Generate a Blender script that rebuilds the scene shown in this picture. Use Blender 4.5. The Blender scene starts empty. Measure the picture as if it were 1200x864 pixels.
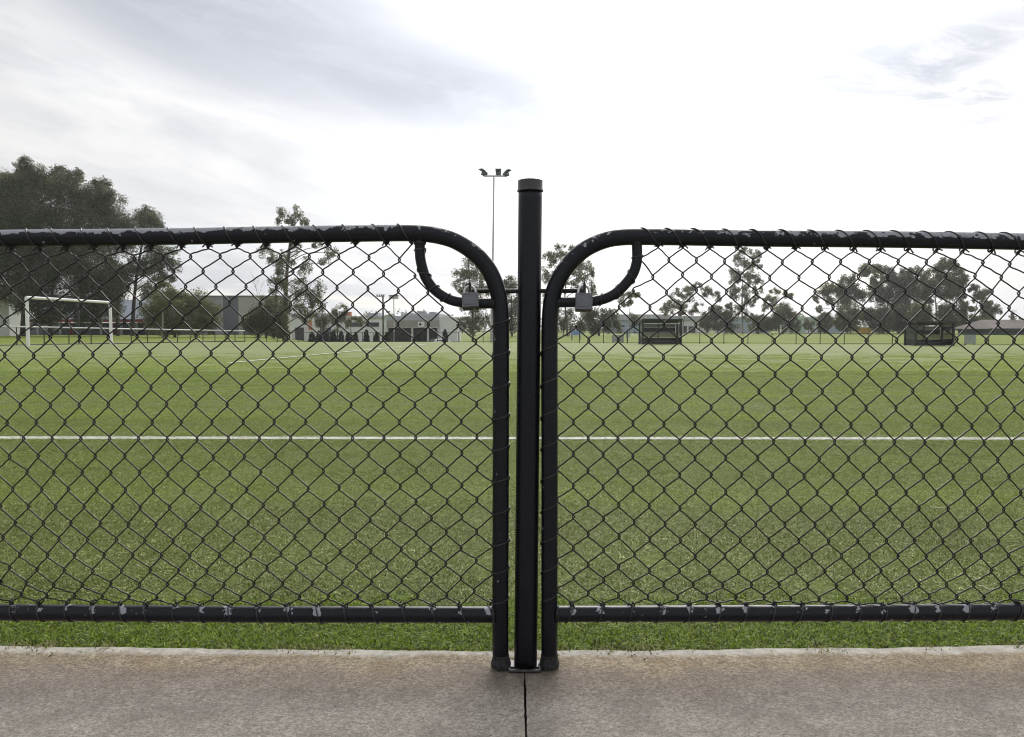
import bpy, bmesh, math, random
import numpy as np
from mathutils import Vector, Matrix

R = math.radians
rng = np.random.default_rng(7)
random.seed(7)
SC = bpy.context.scene
COL = SC.collection

# ------------------------------------------------------------------ camera
FPX = 867.0
CAM_H = 0.86
PITCH = math.atan(46 / FPX)
cam_data = bpy.data.cameras.new("camera")
cam_data.sensor_fit = 'HORIZONTAL'
cam_data.sensor_width = 36.0
cam_data.lens = FPX / 1200 * 36.0
cam_data.clip_start = 0.05
cam_data.clip_end = 6000
cam = bpy.data.objects.new("camera", cam_data)
COL.objects.link(cam)
cam.location = (0, 0, CAM_H)
cam.rotation_euler = (math.pi / 2 - PITCH, 0, 0)
SC.camera = cam
SC.cycles.filter_width = 1.05
SC.render.resolution_x, SC.render.resolution_y = 1024, 737

SC.view_settings.view_transform = 'Standard'
SC.view_settings.look = 'None'
SC.view_settings.gamma = 1.0
SC.view_settings.exposure = 0.78

# ------------------------------------------------------------------ sun
SUN_EL, SUN_AZ = R(36), R(9)
SUN_DIR = Vector((math.sin(SUN_AZ) * math.cos(SUN_EL), math.cos(SUN_AZ) * math.cos(SUN_EL), math.sin(SUN_EL)))
sun_data = bpy.data.lights.new("sun", 'SUN')
sun_data.energy = 1.5
sun_data.angle = R(38)
sun_data.color = (1.0, 0.95, 0.88)
sun = bpy.data.objects.new("sun", sun_data)
COL.objects.link(sun)
sun.rotation_euler = SUN_DIR.to_track_quat('Z', 'Y').to_euler()
sun.location = (6, 40, 60)


def ray(px, py):
    dx, dy = (px - 600) / FPX, (432 - py) / FPX
    c, s = math.cos(PITCH), math.sin(PITCH)
    return Vector((dx, c + dy * s, -s + dy * c))


def P(px, py, Y):
    """world point on the vertical plane y = Y seen at a photo pixel"""
    d = ray(px, py)
    t = Y / d.y
    return Vector((d.x * t, Y, CAM_H + d.z * t))


def G(px, py, z=0.0):
    """world point on the level z seen at a photo pixel"""
    d = ray(px, py)
    t = (z - CAM_H) / d.z
    return Vector((d.x * t, d.y * t, z))


def S(Y):
    return Y / FPX          # metres per photo pixel at distance Y


# ------------------------------------------------------------------ node helpers
class NT:
    def __init__(self, tree):
        self.t = tree

    def n(self, kind, **kw):
        nd = self.t.nodes.new(kind)
        for k, v in kw.items():
            setattr(nd, k, v)
        return nd

    def link(self, a, b):
        self.t.links.new(a, b)

    def put(self, sock, v):
        if isinstance(v, bpy.types.NodeSocket):
            self.link(v, sock)
        else:
            sock.default_value = v

    def m(self, op, a, b=None, c=None, clamp=False):
        nd = self.n('ShaderNodeMath', operation=op, use_clamp=clamp)
        self.put(nd.inputs[0], a)
        if b is not None:
            self.put(nd.inputs[1], b)
        if c is not None:
            self.put(nd.inputs[2], c)
        return nd.outputs[0]

    def mix(self, f, a, b, blend='MIX'):
        nd = self.n('ShaderNodeMix', data_type='RGBA', blend_type=blend)
        self.put(nd.inputs[0], f)
        self.put(nd.inputs[6], a if isinstance(a, bpy.types.NodeSocket) else (*a, 1))
        self.put(nd.inputs[7], b if isinstance(b, bpy.types.NodeSocket) else (*b, 1))
        return nd.outputs[2]

    def noise(self, vec, scale, detail=4, rough=0.55, dist=0.0):
        nd = self.n('ShaderNodeTexNoise')
        if vec is not None:
            self.link(vec, nd.inputs['Vector'])
        nd.inputs['Scale'].default_value = scale
        nd.inputs['Detail'].default_value = detail
        nd.inputs['Roughness'].default_value = rough
        nd.inputs['Distortion'].default_value = dist
        return nd.outputs[0]

    def ss(self, x, a, b):
        nd = self.n('ShaderNodeMapRange', interpolation_type='SMOOTHSTEP')
        self.put(nd.inputs[0], x)
        nd.inputs[1].default_value = a
        nd.inputs[2].default_value = b
        return nd.outputs[0]

    def scalev(self, vec, s):
        nd = self.n('ShaderNodeVectorMath', operation='MULTIPLY')
        self.link(vec, nd.inputs[0])
        nd.inputs[1].default_value = s
        return nd.outputs[0]


# ------------------------------------------------------------------ sky
world = bpy.data.worlds.new("World")
SC.world = world
world.use_nodes = True
wt = world.node_tree
wt.nodes.clear()
w = NT(wt)
out = w.n('ShaderNodeOutputWorld')
bg = w.n('ShaderNodeBackground')
bg.inputs['Strength'].default_value = 0.1
w.link(bg.outputs[0], out.inputs[0])
sky = w.n('ShaderNodeTexSky', sky_type='NISHITA')
sky.sun_disc = False
sky.sun_elevation = SUN_EL
sky.sun_rotation = SUN_AZ
tc = w.n('ShaderNodeTexCoord')
gen = tc.outputs['Generated']
sep = w.n('ShaderNodeSeparateXYZ')
w.link(gen, sep.inputs[0])
dx_, dy_, dz_ = sep.outputs
az = w.m('ARCTAN2', dx_, dy_)
el = w.m('ARCSINE', dz_)
den = w.m('ADD', w.m('MAXIMUM', dz_, 0.0), 0.10)
comb = w.n('ShaderNodeCombineXYZ')
w.put(comb.inputs[0], w.m('DIVIDE', dx_, den))
w.put(comb.inputs[1], w.m('DIVIDE', dy_, den))
plane = comb.outputs[0]
comb2 = w.n('ShaderNodeCombineXYZ')          # (azimuth, elevation) with streaks lying along the wind
w.put(comb2.inputs[0], w.m('ADD', w.m('MULTIPLY', az, 1.0), w.m('MULTIPLY', el, 0.9)))
w.put(comb2.inputs[1], w.m('ADD', w.m('MULTIPLY', el, 4.2), w.m('MULTIPLY', az, 0.55)))
streak = comb2.outputs[0]
n_big = w.noise(plane, 0.55, 6, 0.6, 0.4)
n_str = w.noise(streak, 2.6, 8, 0.62, 0.5)
n_wisp = w.noise(streak, 7.0, 8, 0.7, 0.8)


def sky_angles(px, py):
    d = ray(px, py).normalized()
    return math.atan2(d.x, d.y), math.asin(d.z)


def cloud(px, py, rx, ry, tilt, warp=0.35, soft=1.0, ragged=0.15):
    """soft-edged grey cloud: a noisy ellipse on the sky; rx, ry in photo pixels"""
    a0, e0 = sky_angles(px, py)
    t = R(tilt)
    da = w.m('SUBTRACT', az, a0)
    de = w.m('SUBTRACT', el, e0)
    u = w.m('ADD', w.m('MULTIPLY', da, math.cos(t)), w.m('MULTIPLY', de, math.sin(t)))
    v = w.m('SUBTRACT', w.m('MULTIPLY', de, math.cos(t)), w.m('MULTIPLY', da, math.sin(t)))
    u = w.m('DIVIDE', u, rx / FPX)
    v = w.m('DIVIDE', v, ry / FPX)
    r2 = w.m('ADD', w.m('MULTIPLY', u, u), w.m('MULTIPLY', v, v))
    nz = w.m('MULTIPLY', w.m('SUBTRACT', w.m('ADD', w.m('MULTIPLY', n_str, 0.5), w.m('MULTIPLY', n_wisp, 0.5)), 0.5), warp * 6)
    r2 = w.m('ADD', r2, nz)
    body_ = w.m('SUBTRACT', 1.0, w.ss(r2, 0.0, 2.2 * soft))
    return w.m('MULTIPLY', body_, w.m('ADD', 1.0 - ragged, w.m('MULTIPLY', w.ss(n_wisp, 0.36, 0.62), ragged)))


sund = w.n('ShaderNodeVectorMath', operation='DOT_PRODUCT')
w.link(gen, sund.inputs[0])
sund.inputs[1].default_value = SUN_DIR
cosang = w.m('MAXIMUM', sund.outputs['Value'], 0.0)
c1 = cloud(250, 0, 250, 66, -14, 0.55, 1.4)
c2 = cloud(475, 92, 190, 42, -8, 0.50, 1.3)
c3 = cloud(650, 98, 120, 17, -3, 0.6, 1.4)
c4 = cloud(1095, 68, 66, 19, 14, 1.0, 1.9, 0.60)
c5 = cloud(985, 84, 78, 30, 8, 0.8, 1.9, 0.75)
c6 = cloud(545, 22, 150, 50, -20, 0.7, 1.3)
c7 = cloud(1110, 112, 46, 24, -24, 1.2, 1.5, 0.95)
c8 = cloud(520, 190, 120, 14, -12, 1.0, 1.1)
grey = w.m('MAXIMUM', c1, w.m('MULTIPLY', c2, 1.0))
grey = w.m('MAXIMUM', grey, w.m('MULTIPLY', c3, 0.95))
grey = w.m('MAXIMUM', grey, w.m('MULTIPLY', c4, 0.9))
grey = w.m('MAXIMUM', grey, w.m('MULTIPLY', c5, 0.72))
grey = w.m('MAXIMUM', grey, w.m('MULTIPLY', c6, 0.55))
grey = w.m('MAXIMUM', grey, w.m('MULTIPLY', c7, 0.7))
grey = w.m('MAXIMUM', grey, w.m('MULTIPLY', c8, 0.4))
general = w.m('MULTIPLY', w.m('MULTIPLY', w.ss(n_str, 0.34, 0.68), 0.52), w.m('SUBTRACT', 1.0, w.ss(w.m('ADD', w.m('POWER', cosang, 2.0), w.m('MULTIPLY', az, 0.30)), 0.56, 0.86)))
grey = w.m('MAXIMUM', grey, general)
glow1 = w.m('MULTIPLY', w.m('POWER', cosang, 6.0), 5.2)
glow2 = w.m('MULTIPLY', w.m('POWER', cosang, 60.0), 14.0)
base = w.m('ADD', 4.7, w.m('ADD', glow1, glow2))
lum = w.m('MULTIPLY', base, w.m('SUBTRACT', 1.0, w.m('MULTIPLY', grey, 0.46)))
tint = w.mix(w.m('MINIMUM', grey, 1.0), (1.0, 0.995, 0.985), (0.90, 0.945, 1.06))
lumc = w.n('ShaderNodeCombineXYZ')
for i in range(3):
    w.put(lumc.inputs[i], lum)
cloudc = w.mix(1.0, lumc.outputs[0], tint, 'MULTIPLY')
gap = w.m('MULTIPLY', w.ss(n_big, 0.50, 0.68), 0.30)
final = w.mix(gap, cloudc, sky.outputs[0])
w.link(final, bg.inputs['Color'])


# ------------------------------------------------------------------ materials
MATS = {}


def new_mat(name):
    m = bpy.data.materials.new(name)
    m.use_nodes = True
    nt = m.node_tree
    nt.nodes.clear()
    t = NT(nt)
    o = t.n('ShaderNodeOutputMaterial')
    b = t.n('ShaderNodeBsdfPrincipled')
    t.link(b.outputs[0], o.inputs[0])
    MATS[name] = m
    return m, t, b, o


def simple(name, col, rough=0.6, metal=0.0, var=0.15, scale=6.0, spec=0.5, bump=0.0):
    m, t, b, o = new_mat(name)
    tcn = t.n('ShaderNodeTexCoord').outputs['Object']
    nz = t.noise(tcn, scale, 5, 0.6)
    dark = tuple(c * (1 - var) for c in col)
    lite = tuple(min(1, c * (1 + var)) for c in col)
    t.link(t.mix(t.ss(nz, 0.3, 0.7), dark, lite), b.inputs['Base Color'])
    b.inputs['Roughness'].default_value = rough
    b.inputs['Metallic'].default_value = metal
    b.inputs['Specular IOR Level'].default_value = spec
    if bump:
        bp = t.n('ShaderNodeBump')
        bp.inputs['Strength'].default_value = bump
        bp.inputs['Distance'].default_value = 0.01
        t.link(nz, bp.inputs['Height'])
        t.link(bp.outputs[0], b.inputs['Normal'])
    return m


def attr_mat(name, rough, transl=0.0, spec=0.3):
    """colour from the mesh's own 'col' attribute (one per blade or leaf)"""
    m, t, b, o = new_mat(name)
    a = t.n('ShaderNodeAttribute', attribute_name='col')
    t.link(a.outputs['Color'], b.inputs['Base Color'])
    b.inputs['Roughness'].default_value = rough
    b.inputs['Specular IOR Level'].default_value = spec
    if transl:
        tr = t.n('ShaderNodeBsdfTranslucent')
        t.link(a.outputs['Color'], tr.inputs['Color'])
        mx = t.n('ShaderNodeMixShader')
        mx.inputs[0].default_value = transl
        t.link(b.outputs[0], mx.inputs[1])
        t.link(tr.outputs[0], mx.inputs[2])
        t.link(mx.outputs[0], o.inputs[0])
    return m


# black paint worn through to grey galvanising (the 'wear' attribute says where hands and ties rub)
def painted_pipe():
    m, t, b, o = new_mat("worn_black_paint")
    tcn = t.n('ShaderNodeTexCoord').outputs['Object']
    nA = t.noise(tcn, 38, 6, 0.62)
    nB = t.noise(tcn, 150, 4, 0.6)
    nC = t.noise(tcn, 95, 2, 0.5)
    a = t.n('ShaderNodeAttribute', attribute_name='wear')
    v = t.m('ADD', t.m('ADD', t.m('MULTIPLY', nA, 1.9), t.m('MULTIPLY', nB, 0.65)), -0.53)
    v = t.m('ADD', v, a.outputs['Fac'])
    chip = t.ss(v, 1.125, 1.145)
    speck = t.m('MULTIPLY', t.ss(nC, 0.755, 0.765), t.ss(t.noise(tcn, 4.0, 2), 0.48, 0.56))
    chip = t.m('MAXIMUM', chip, speck)
    dust = t.ss(nB, 0.35, 0.75)
    paint = t.mix(dust, (0.0046, 0.0050, 0.0078), (0.0095, 0.0102, 0.0145))
    zinc = t.mix(nB, (0.19, 0.20, 0.23), (0.36, 0.375, 0.41))
    t.link(t.mix(chip, paint, zinc), b.inputs['Base Color'])
    t.link(t.m('ADD', t.m('MULTIPLY', chip, 0.22), t.m('ADD', 0.30, t.m('MULTIPLY', dust, 0.12))), b.inputs['Roughness'])
    b.inputs['Specular IOR Level'].default_value = 0.30
    b.inputs['Specular Tint'].default_value = (0.88, 0.93, 1.0, 1)
    bp = t.n('ShaderNodeBump')
    bp.inputs['Strength'].default_value = 0.35
    bp.inputs['Distance'].default_value = 0.0012
    t.link(t.m('SUBTRACT', t.m('MULTIPLY', nB, 0.15), chip), bp.inputs['Height'])
    t.link(bp.outputs[0], b.inputs['Normal'])
    return m


M_pipe = painted_pipe()
M_wire = simple("black_coated_wire", (0.003, 0.0033, 0.004), 0.36, 0, 0.3, 60, spec=0.45)
M_lace = simple("grey_lacing_wire", (0.022, 0.023, 0.027), 0.30, 0.2, 0.5, 45, spec=0.6)  # greyer than the mesh wire: sky highlights put into the colour
M_rust = simple("dusty_collar_steel", (0.019, 0.0185, 0.020), 0.65, 0.1, 0.8, 110, bump=0.8)
M_darksteel = simple("dark_steel", (0.016, 0.016, 0.018), 0.4, 0.3, 0.3, 60)
M_wornsteel = simple("worn_steel", (0.05, 0.05, 0.055), 0.5, 0.4, 0.4, 60)
M_capgrey = simple("cap_plastic", (0.030, 0.031, 0.034), 0.42, 0, 0.2, 40)
M_lockbody = simple("padlock_laminated_steel", (0.125, 0.130, 0.152), 0.45, 0.2, 0.2, 220, bump=0.15)
M_lockunder = simple("padlock_bumper", (0.02, 0.019, 0.017), 0.5, 0, 0.3, 100)
M_brass = simple("padlock_brass_keyway", (0.16, 0.14, 0.10), 0.4, 0.8, 0.2, 100)
M_chrome = simple("bright_shackle_steel", (0.62, 0.62, 0.64), 0.35, 0.5, 0.05, 50)
M_twig = simple("dry_pale_twig", (0.46, 0.42, 0.30), 0.8, 0, 0.2, 60)
M_bark = simple("dark_bark", (0.045, 0.038, 0.033), 0.9, 0, 0.45, 1.6, bump=0.6)
M_barkpale = simple("pale_gum_bark", (0.26, 0.245, 0.225), 0.85, 0, 0.35, 0.9, bump=0.3)
M_barkbrown = simple("brown_bark", (0.085, 0.066, 0.055), 0.9, 0, 0.4, 1.2, bump=0.6)
M_leaf = attr_mat("leaf", 0.6, 0.48, 0.3)
M_blade = attr_mat("grass_blade", 0.5, 0.28, 0.4)
M_whitemetal = simple("white_painted_metal", (0.78, 0.79, 0.80), 0.4, 0, 0.05, 3)
M_galv = simple("galvanised_rail", (0.52, 0.53, 0.55), 0.45, 0.4, 0.12, 5)
M_fencedark = simple("dark_fence_steel", (0.028, 0.03, 0.031), 0.5, 0, 0.2, 5)
M_polegrey = simple("pole_galvanised", (0.42, 0.43, 0.45), 0.5, 0.2, 0.15, 2)
M_lamp = simple("floodlight_housing", (0.07, 0.085, 0.09), 0.5, 0.2, 0.2, 4)
M_wood = simple("grey_pole_timber", (0.10, 0.09, 0.085), 0.9, 0, 0.25, 3)
M_wallwhite = simple("white_wall_cladding", (0.66, 0.67, 0.69), 0.7, 0, 0.06, 0.4)
M_wallgrey = simple("grey_wall_panel", (0.33, 0.34, 0.365), 0.7, 0, 0.06, 0.3)
M_walldark = simple("slate_wall_panel", (0.125, 0.132, 0.165), 0.7, 0, 0.08, 0.3)
M_wallbeige = simple("beige_wall_panel", (0.42, 0.415, 0.39), 0.75, 0, 0.06, 0.3)
M_fascia = simple("stone_grey_fascia", (0.30, 0.29, 0.275), 0.75, 0, 0.08, 0.4)
M_roof = simple("pale_metal_roof", (0.40, 0.42, 0.45), 0.55, 0.1, 0.08, 0.3)
M_roofblue = simple("blue_grey_roof", (0.17, 0.20, 0.25), 0.55, 0.1, 0.1, 0.3)
M_rooftile = simple("brown_roof_tile", (0.115, 0.095, 0.09), 0.8, 0, 0.2, 0.8)
M_green = simple("dark_green_cladding", (0.035, 0.065, 0.062), 0.6, 0, 0.15, 0.6)
M_mint = simple("mint_green_cladding", (0.40, 0.52, 0.46), 0.7, 0, 0.08, 0.3)
M_bluewall = simple("blue_grey_cladding", (0.30, 0.36, 0.45), 0.6, 0, 0.15, 0.4)
M_red = simple("red_fascia_paint", (0.20, 0.03, 0.035), 0.55, 0, 0.12, 0.5)
M_orange = simple("orange_sign_paint", (0.48, 0.17, 0.10), 0.5, 0, 0.08, 0.5)
M_yellow = simple("yellow_container_paint", (0.58, 0.36, 0.04), 0.5, 0, 0.12, 0.8)
M_bluebin = simple("blue_plastic", (0.20, 0.29, 0.45), 0.45, 0, 0.1, 2)
M_opening = simple("bay_shade_and_dark_fill", (0.03, 0.031, 0.034), 0.5, 0, 0.3, 0.3)
M_glass = simple("dark_window_glass", (0.03, 0.036, 0.045), 0.08, 0, 0.2, 1)
M_panelgrey = simple("grey_board", (0.30, 0.33, 0.33), 0.6, 0, 0.12, 3)
M_navy = simple("navy_shelter_panel", (0.020, 0.022, 0.032), 0.4, 0, 0.2, 2)
M_shelter = simple("shelter_frame_paint", (0.024, 0.026, 0.028), 0.45, 0, 0.2, 2)
M_poly = simple("smoky_polycarbonate", (0.17, 0.185, 0.19), 0.25, 0, 0.1, 2)
M_carwhite = simple("white_car_paint", (0.70, 0.71, 0.73), 0.2, 0, 0.02, 1)
M_rubber = simple("tyre_rubber", (0.02, 0.02, 0.02), 0.8, 0, 0.1, 4)
M_sign = simple("white_sign_board", (0.76, 0.77, 0.78), 0.5, 0, 0.03, 1)
M_soil = simple("verge_soil", (0.032, 0.027, 0.018), 0.95, 0, 0.5, 30, bump=0.8)
M_leafdry = simple("dry_leaf", (0.33, 0.27, 0.14), 0.8, 0, 0.3, 80)
M_clearpoly, t_, b_, o_ = new_mat("clear_polycarbonate")
b_.inputs['Base Color'].default_value = (0.10, 0.11, 0.11, 1)
b_.inputs['Roughness'].default_value = 0.15
tr_ = t_.n('ShaderNodeBsdfTransparent')
mx_ = t_.n('ShaderNodeMixShader')
mx_.inputs[0].default_value = 0.58
t_.link(tr_.outputs[0], mx_.inputs[1])
t_.link(b_.outputs[0], mx_.inputs[2])
t_.link(mx_.outputs[0], o_.inputs[0])


def turf_mat():
    m, t, b, o = new_mat("synthetic_turf")
    geo = t.n('ShaderNodeNewGeometry').outputs['Position']
    fine = t.noise(geo, 55, 5, 0.7)
    mid = t.noise(t.scalev(geo, (1.0, 2.6, 1)), 2.2, 6, 0.65)
    band = t.noise(t.scalev(geo, (0.05, 0.8, 1)), 1.3, 5, 0.6)
    big = t.noise(geo, 0.12, 4, 0.5)
    c = t.mix(t.ss(fine, 0.32, 0.70), (0.150, 0.195, 0.064), (0.245, 0.290, 0.118))
    c = t.mix(t.m('MULTIPLY', t.ss(mid, 0.40, 0.72), 0.40), c, (0.285, 0.300, 0.170))
    c = t.mix(t.m('MULTIPLY', t.ss(band, 0.42, 0.66), 0.30), c, (0.170, 0.218, 0.075))
    c = t.mix(t.m('MULTIPLY', t.ss(big, 0.40, 0.66), 0.30), c, (0.285, 0.305, 0.180))
    t.link(c, b.inputs['Base Color'])
    b.inputs['Roughness'].default_value = 0.8
    b.inputs['Specular IOR Level'].default_value = 0.08
    bp = t.n('ShaderNodeBump')
    bp.inputs['Strength'].default_value = 0.8
    bp.inputs['Distance'].default_value = 0.02
    t.link(fine, bp.inputs['Height'])
    t.link(bp.outputs[0], b.inputs['Normal'])
    return m


def meadow_mat():
    m, t, b, o = new_mat("mown_grass")
    geo = t.n('ShaderNodeNewGeometry').outputs['Position']
    fine = t.noise(geo, 3.0, 6, 0.7)
    big = t.noise(t.scalev(geo, (1, 0.35, 1)), 0.09, 5, 0.6)
    c = t.mix(t.ss(fine, 0.3, 0.7), (0.105, 0.150, 0.012), (0.165, 0.218, 0.024))
    c = t.mix(t.m('MULTIPLY', t.ss(big, 0.45, 0.7), 0.50), c, (0.215, 0.215, 0.055))
    t.link(c, b.inputs['Base Color'])
    b.inputs['Roughness'].default_value = 0.9
    b.inputs['Specular IOR Level'].default_value = 0.15
    return m


def concrete_mat():
    m, t, b, o = new_mat("stained_concrete")
    geo = t.n('ShaderNodeNewGeometry').outputs['Position']
    sp = t.n('ShaderNodeSeparateXYZ')
    t.link(geo, sp.inputs[0])
    # distance in from the grass edge (the edge bows slightly away at the middle)
    x2 = t.m('MULTIPLY', sp.outputs[0], sp.outputs[0])
    edge_y = t.m('ADD', 1.944, t.m('MULTIPLY', x2, 0.0135))
    warp = t.m('MULTIPLY', t.m('SUBTRACT', t.noise(geo, 3.6, 7, 0.68), 0.5), 0.27)
    fwarp = t.m('MULTIPLY', t.m('SUBTRACT', t.noise(geo, 34, 6, 0.7), 0.5), 0.055)
    d0 = t.m('SUBTRACT', edge_y, sp.outputs[1])
    d = t.m('ADD', t.m('ADD', d0, warp), fwarp)
    agg = t.noise(geo, 420, 3, 0.8)
    agg2 = t.noise(geo, 130, 4, 0.65)
    blot = t.noise(geo, 9, 6, 0.62)
    vor = t.n('ShaderNodeTexVoronoi', feature='F1')
    t.link(geo, vor.inputs['Vector'])
    vor.inputs['Scale'].default_value = 270
    grain = t.n('ShaderNodeSeparateColor')
    t.link(vor.outputs['Color'], grain.inputs[0])
    gr = t.m('ADD', t.m('MULTIPLY', grain.outputs[0], 0.55), t.m('MULTIPLY', t.ss(agg, 0.36, 0.64), 0.45))
    vor2 = t.n('ShaderNodeTexVoronoi', feature='F1')
    t.link(t.scalev(geo, (0.7, 1.0, 1.0)), vor2.inputs['Vector'])
    vor2.inputs['Scale'].default_value = 170
    g2 = t.n('ShaderNodeSeparateColor')
    t.link(vor2.outputs['Color'], g2.inputs[0])
    gr = t.ss(t.m('ADD', t.m('MULTIPLY', gr, 0.68), t.m('MULTIPLY', g2.outputs[1], 0.32)), 0.10, 0.90)
    body = t.mix(gr, (0.200, 0.178, 0.155), (0.490, 0.450, 0.405))
    body = t.mix(t.m('MULTIPLY', t.ss(agg2, 0.45, 0.66), 0.30), body, (0.195, 0.172, 0.155))
    body = t.mix(t.m('MULTIPLY', t.ss(blot, 0.42, 0.64), 0.40), body, (0.176, 0.157, 0.136))
    # pale trowelled lip, tan algae stain, dark dirt band, then bare concrete
    s2 = t.m('ADD', 0.72, t.m('MULTIPLY', agg2, 0.45), clamp=True)
    dark = t.m('MULTIPLY', t.m('SUBTRACT', 1.0, t.ss(d, 0.14, 0.33)), t.m('MULTIPLY', s2, 0.80))
    c = t.mix(dark, body, t.mix(gr, (0.088, 0.066, 0.048), (0.262, 0.210, 0.162)))
    tan = t.m('MULTIPLY', t.m('SUBTRACT', 1.0, t.ss(d, 0.05, 0.17)), s2)
    tan2 = t.mix(t.ss(blot, 0.40, 0.62), (0.50, 0.42, 0.30), (0.335, 0.262, 0.165))
    tan = t.m('MULTIPLY', tan, t.m('ADD', 0.70, t.m('MULTIPLY', t.ss(t.noise(geo, 2.3, 4, 0.6), 0.38, 0.58), 0.35)))
    c = t.mix(tan, c, t.mix(gr, (0.130, 0.098, 0.062), tan2))
    lip = t.m('SUBTRACT', 1.0, t.ss(t.m('ADD', d0, t.m('ADD', fwarp, t.m('MULTIPLY', warp, 0.30))), 0.022, 0.052))
    lipc = t.mix(t.ss(t.noise(geo, 26, 5, 0.7), 0.35, 0.65), (0.33, 0.32, 0.29), (0.52, 0.51, 0.475))
    c = t.mix(t.m('MULTIPLY', t.m('MULTIPLY', lip, t.m('ADD', 0.35, agg2)), 0.9), c, lipc)
    # darker patch round the feet of the post and the two stiles
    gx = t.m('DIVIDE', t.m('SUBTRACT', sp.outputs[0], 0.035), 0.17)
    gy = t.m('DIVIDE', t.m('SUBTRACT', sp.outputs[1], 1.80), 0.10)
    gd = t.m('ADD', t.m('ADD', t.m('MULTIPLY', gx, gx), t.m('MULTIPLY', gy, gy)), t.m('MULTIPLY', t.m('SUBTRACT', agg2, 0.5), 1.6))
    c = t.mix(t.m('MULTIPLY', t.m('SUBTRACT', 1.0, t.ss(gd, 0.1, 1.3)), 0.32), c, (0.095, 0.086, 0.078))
    pits = t.ss(t.noise(geo, 75, 2, 0.5), 0.70, 0.72)
    c = t.mix(t.m('MULTIPLY', pits, 0.7), c, (0.06, 0.052, 0.045))
    t.link(c, b.inputs['Base Color'])
    b.inputs['Roughness'].default_value = 0.85
    b.inputs['Specular IOR Level'].default_value = 0.3
    bp = t.n('ShaderNodeBump')
    bp.inputs['Strength'].default_value = 0.6
    bp.inputs['Distance'].default_value = 0.0025
    hh = t.m('ADD', gr, t.m('MULTIPLY', agg2, 0.8))
    t.link(t.m('MULTIPLY', hh, t.m('SUBTRACT', 1.0, t.m('MULTIPLY', lip, 0.7))), bp.inputs['Height'])
    t.link(bp.outputs[0], b.inputs['Normal'])
    return m


M_turf, M_meadow, M_concrete = turf_mat(), meadow_mat(), concrete_mat()


M_infill = simple("rubber_sand_infill", (0.105, 0.135, 0.040), 0.95, 0, 0.4, 40, spec=0.1)


def line_mat():
    m, t, b, o = new_mat("white_turf_line")
    geo = t.n('ShaderNodeNewGeometry').outputs['Position']
    f = t.noise(geo, 60, 4, 0.7)
    t.link(t.mix(t.ss(f, 0.3, 0.6), (0.42, 0.45, 0.36), (0.72, 0.73, 0.68)), b.inputs['Base Color'])
    b.inputs['Roughness'].default_value = 0.8
    return m


M_line = line_mat()


# ------------------------------------------------------------------ object helpers
def put(o, parent=None):
    COL.objects.link(o)
    if parent:
        o.parent = parent
    return o


def tag(o, label=None, cat=None, group=None, kind=None):
    if label:
        o['label'] = label
    if cat:
        o['category'] = cat
    if group:
        o['group'] = group
    if kind:
        o['kind'] = kind
    return o


def empty(name, loc=(0, 0, 0), label=None, cat=None, group=None, kind=None):
    o = bpy.data.objects.new(name, None)
    o.empty_display_size = 0.1
    put(o)
    o.location = loc
    tag(o, label, cat, group, kind)
    return o


def local(o, parent):
    """keep an object's world-space mesh where it is under a parent Empty"""
    if parent:
        o.parent = parent
        o.matrix_parent_inverse = world_of(parent).inverted()


def world_of(p):
    m = Matrix.LocRotScale(p.location, p.rotation_euler, p.scale)
    return world_of(p.parent) @ p.matrix_parent_inverse @ m if p.parent else m


def raw_mesh(name, V, F, mat, parent=None, smooth=False, cols=None, wear=None):
    me = bpy.data.meshes.new(name)
    V = np.asarray(V, dtype=np.float32)
    if isinstance(F, np.ndarray):
        k = F.shape[1]
        n = len(F)
        me.vertices.add(len(V))
        me.vertices.foreach_set('co', V.ravel())
        me.loops.add(n * k)
        me.loops.foreach_set('vertex_index', F.ravel().astype(np.int32))
        me.polygons.add(n)
        me.polygons.foreach_set('loop_start', np.arange(0, n * k, k, dtype=np.int32))
        me.update(calc_edges=True)
    else:
        me.from_pydata([tuple(map(float, v)) for v in V], [], F)
    if smooth:
        me.polygons.foreach_set('use_smooth', [True] * len(me.polygons))
    if cols is not None:
        a = me.color_attributes.new('col', 'FLOAT_COLOR', 'POINT')
        c4 = np.ones((len(V), 4), dtype=np.float32)
        c4[:, :3] = cols
        a.data.foreach_set('color', c4.ravel())
    if wear is not None:
        a = me.attributes.new('wear', 'FLOAT', 'POINT')
        a.data.foreach_set('value', np.asarray(wear, dtype=np.float32))
    me.materials.append(mat)
    o = bpy.data.objects.new(name, me)
    put(o)
    local(o, parent)
    return o


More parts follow.
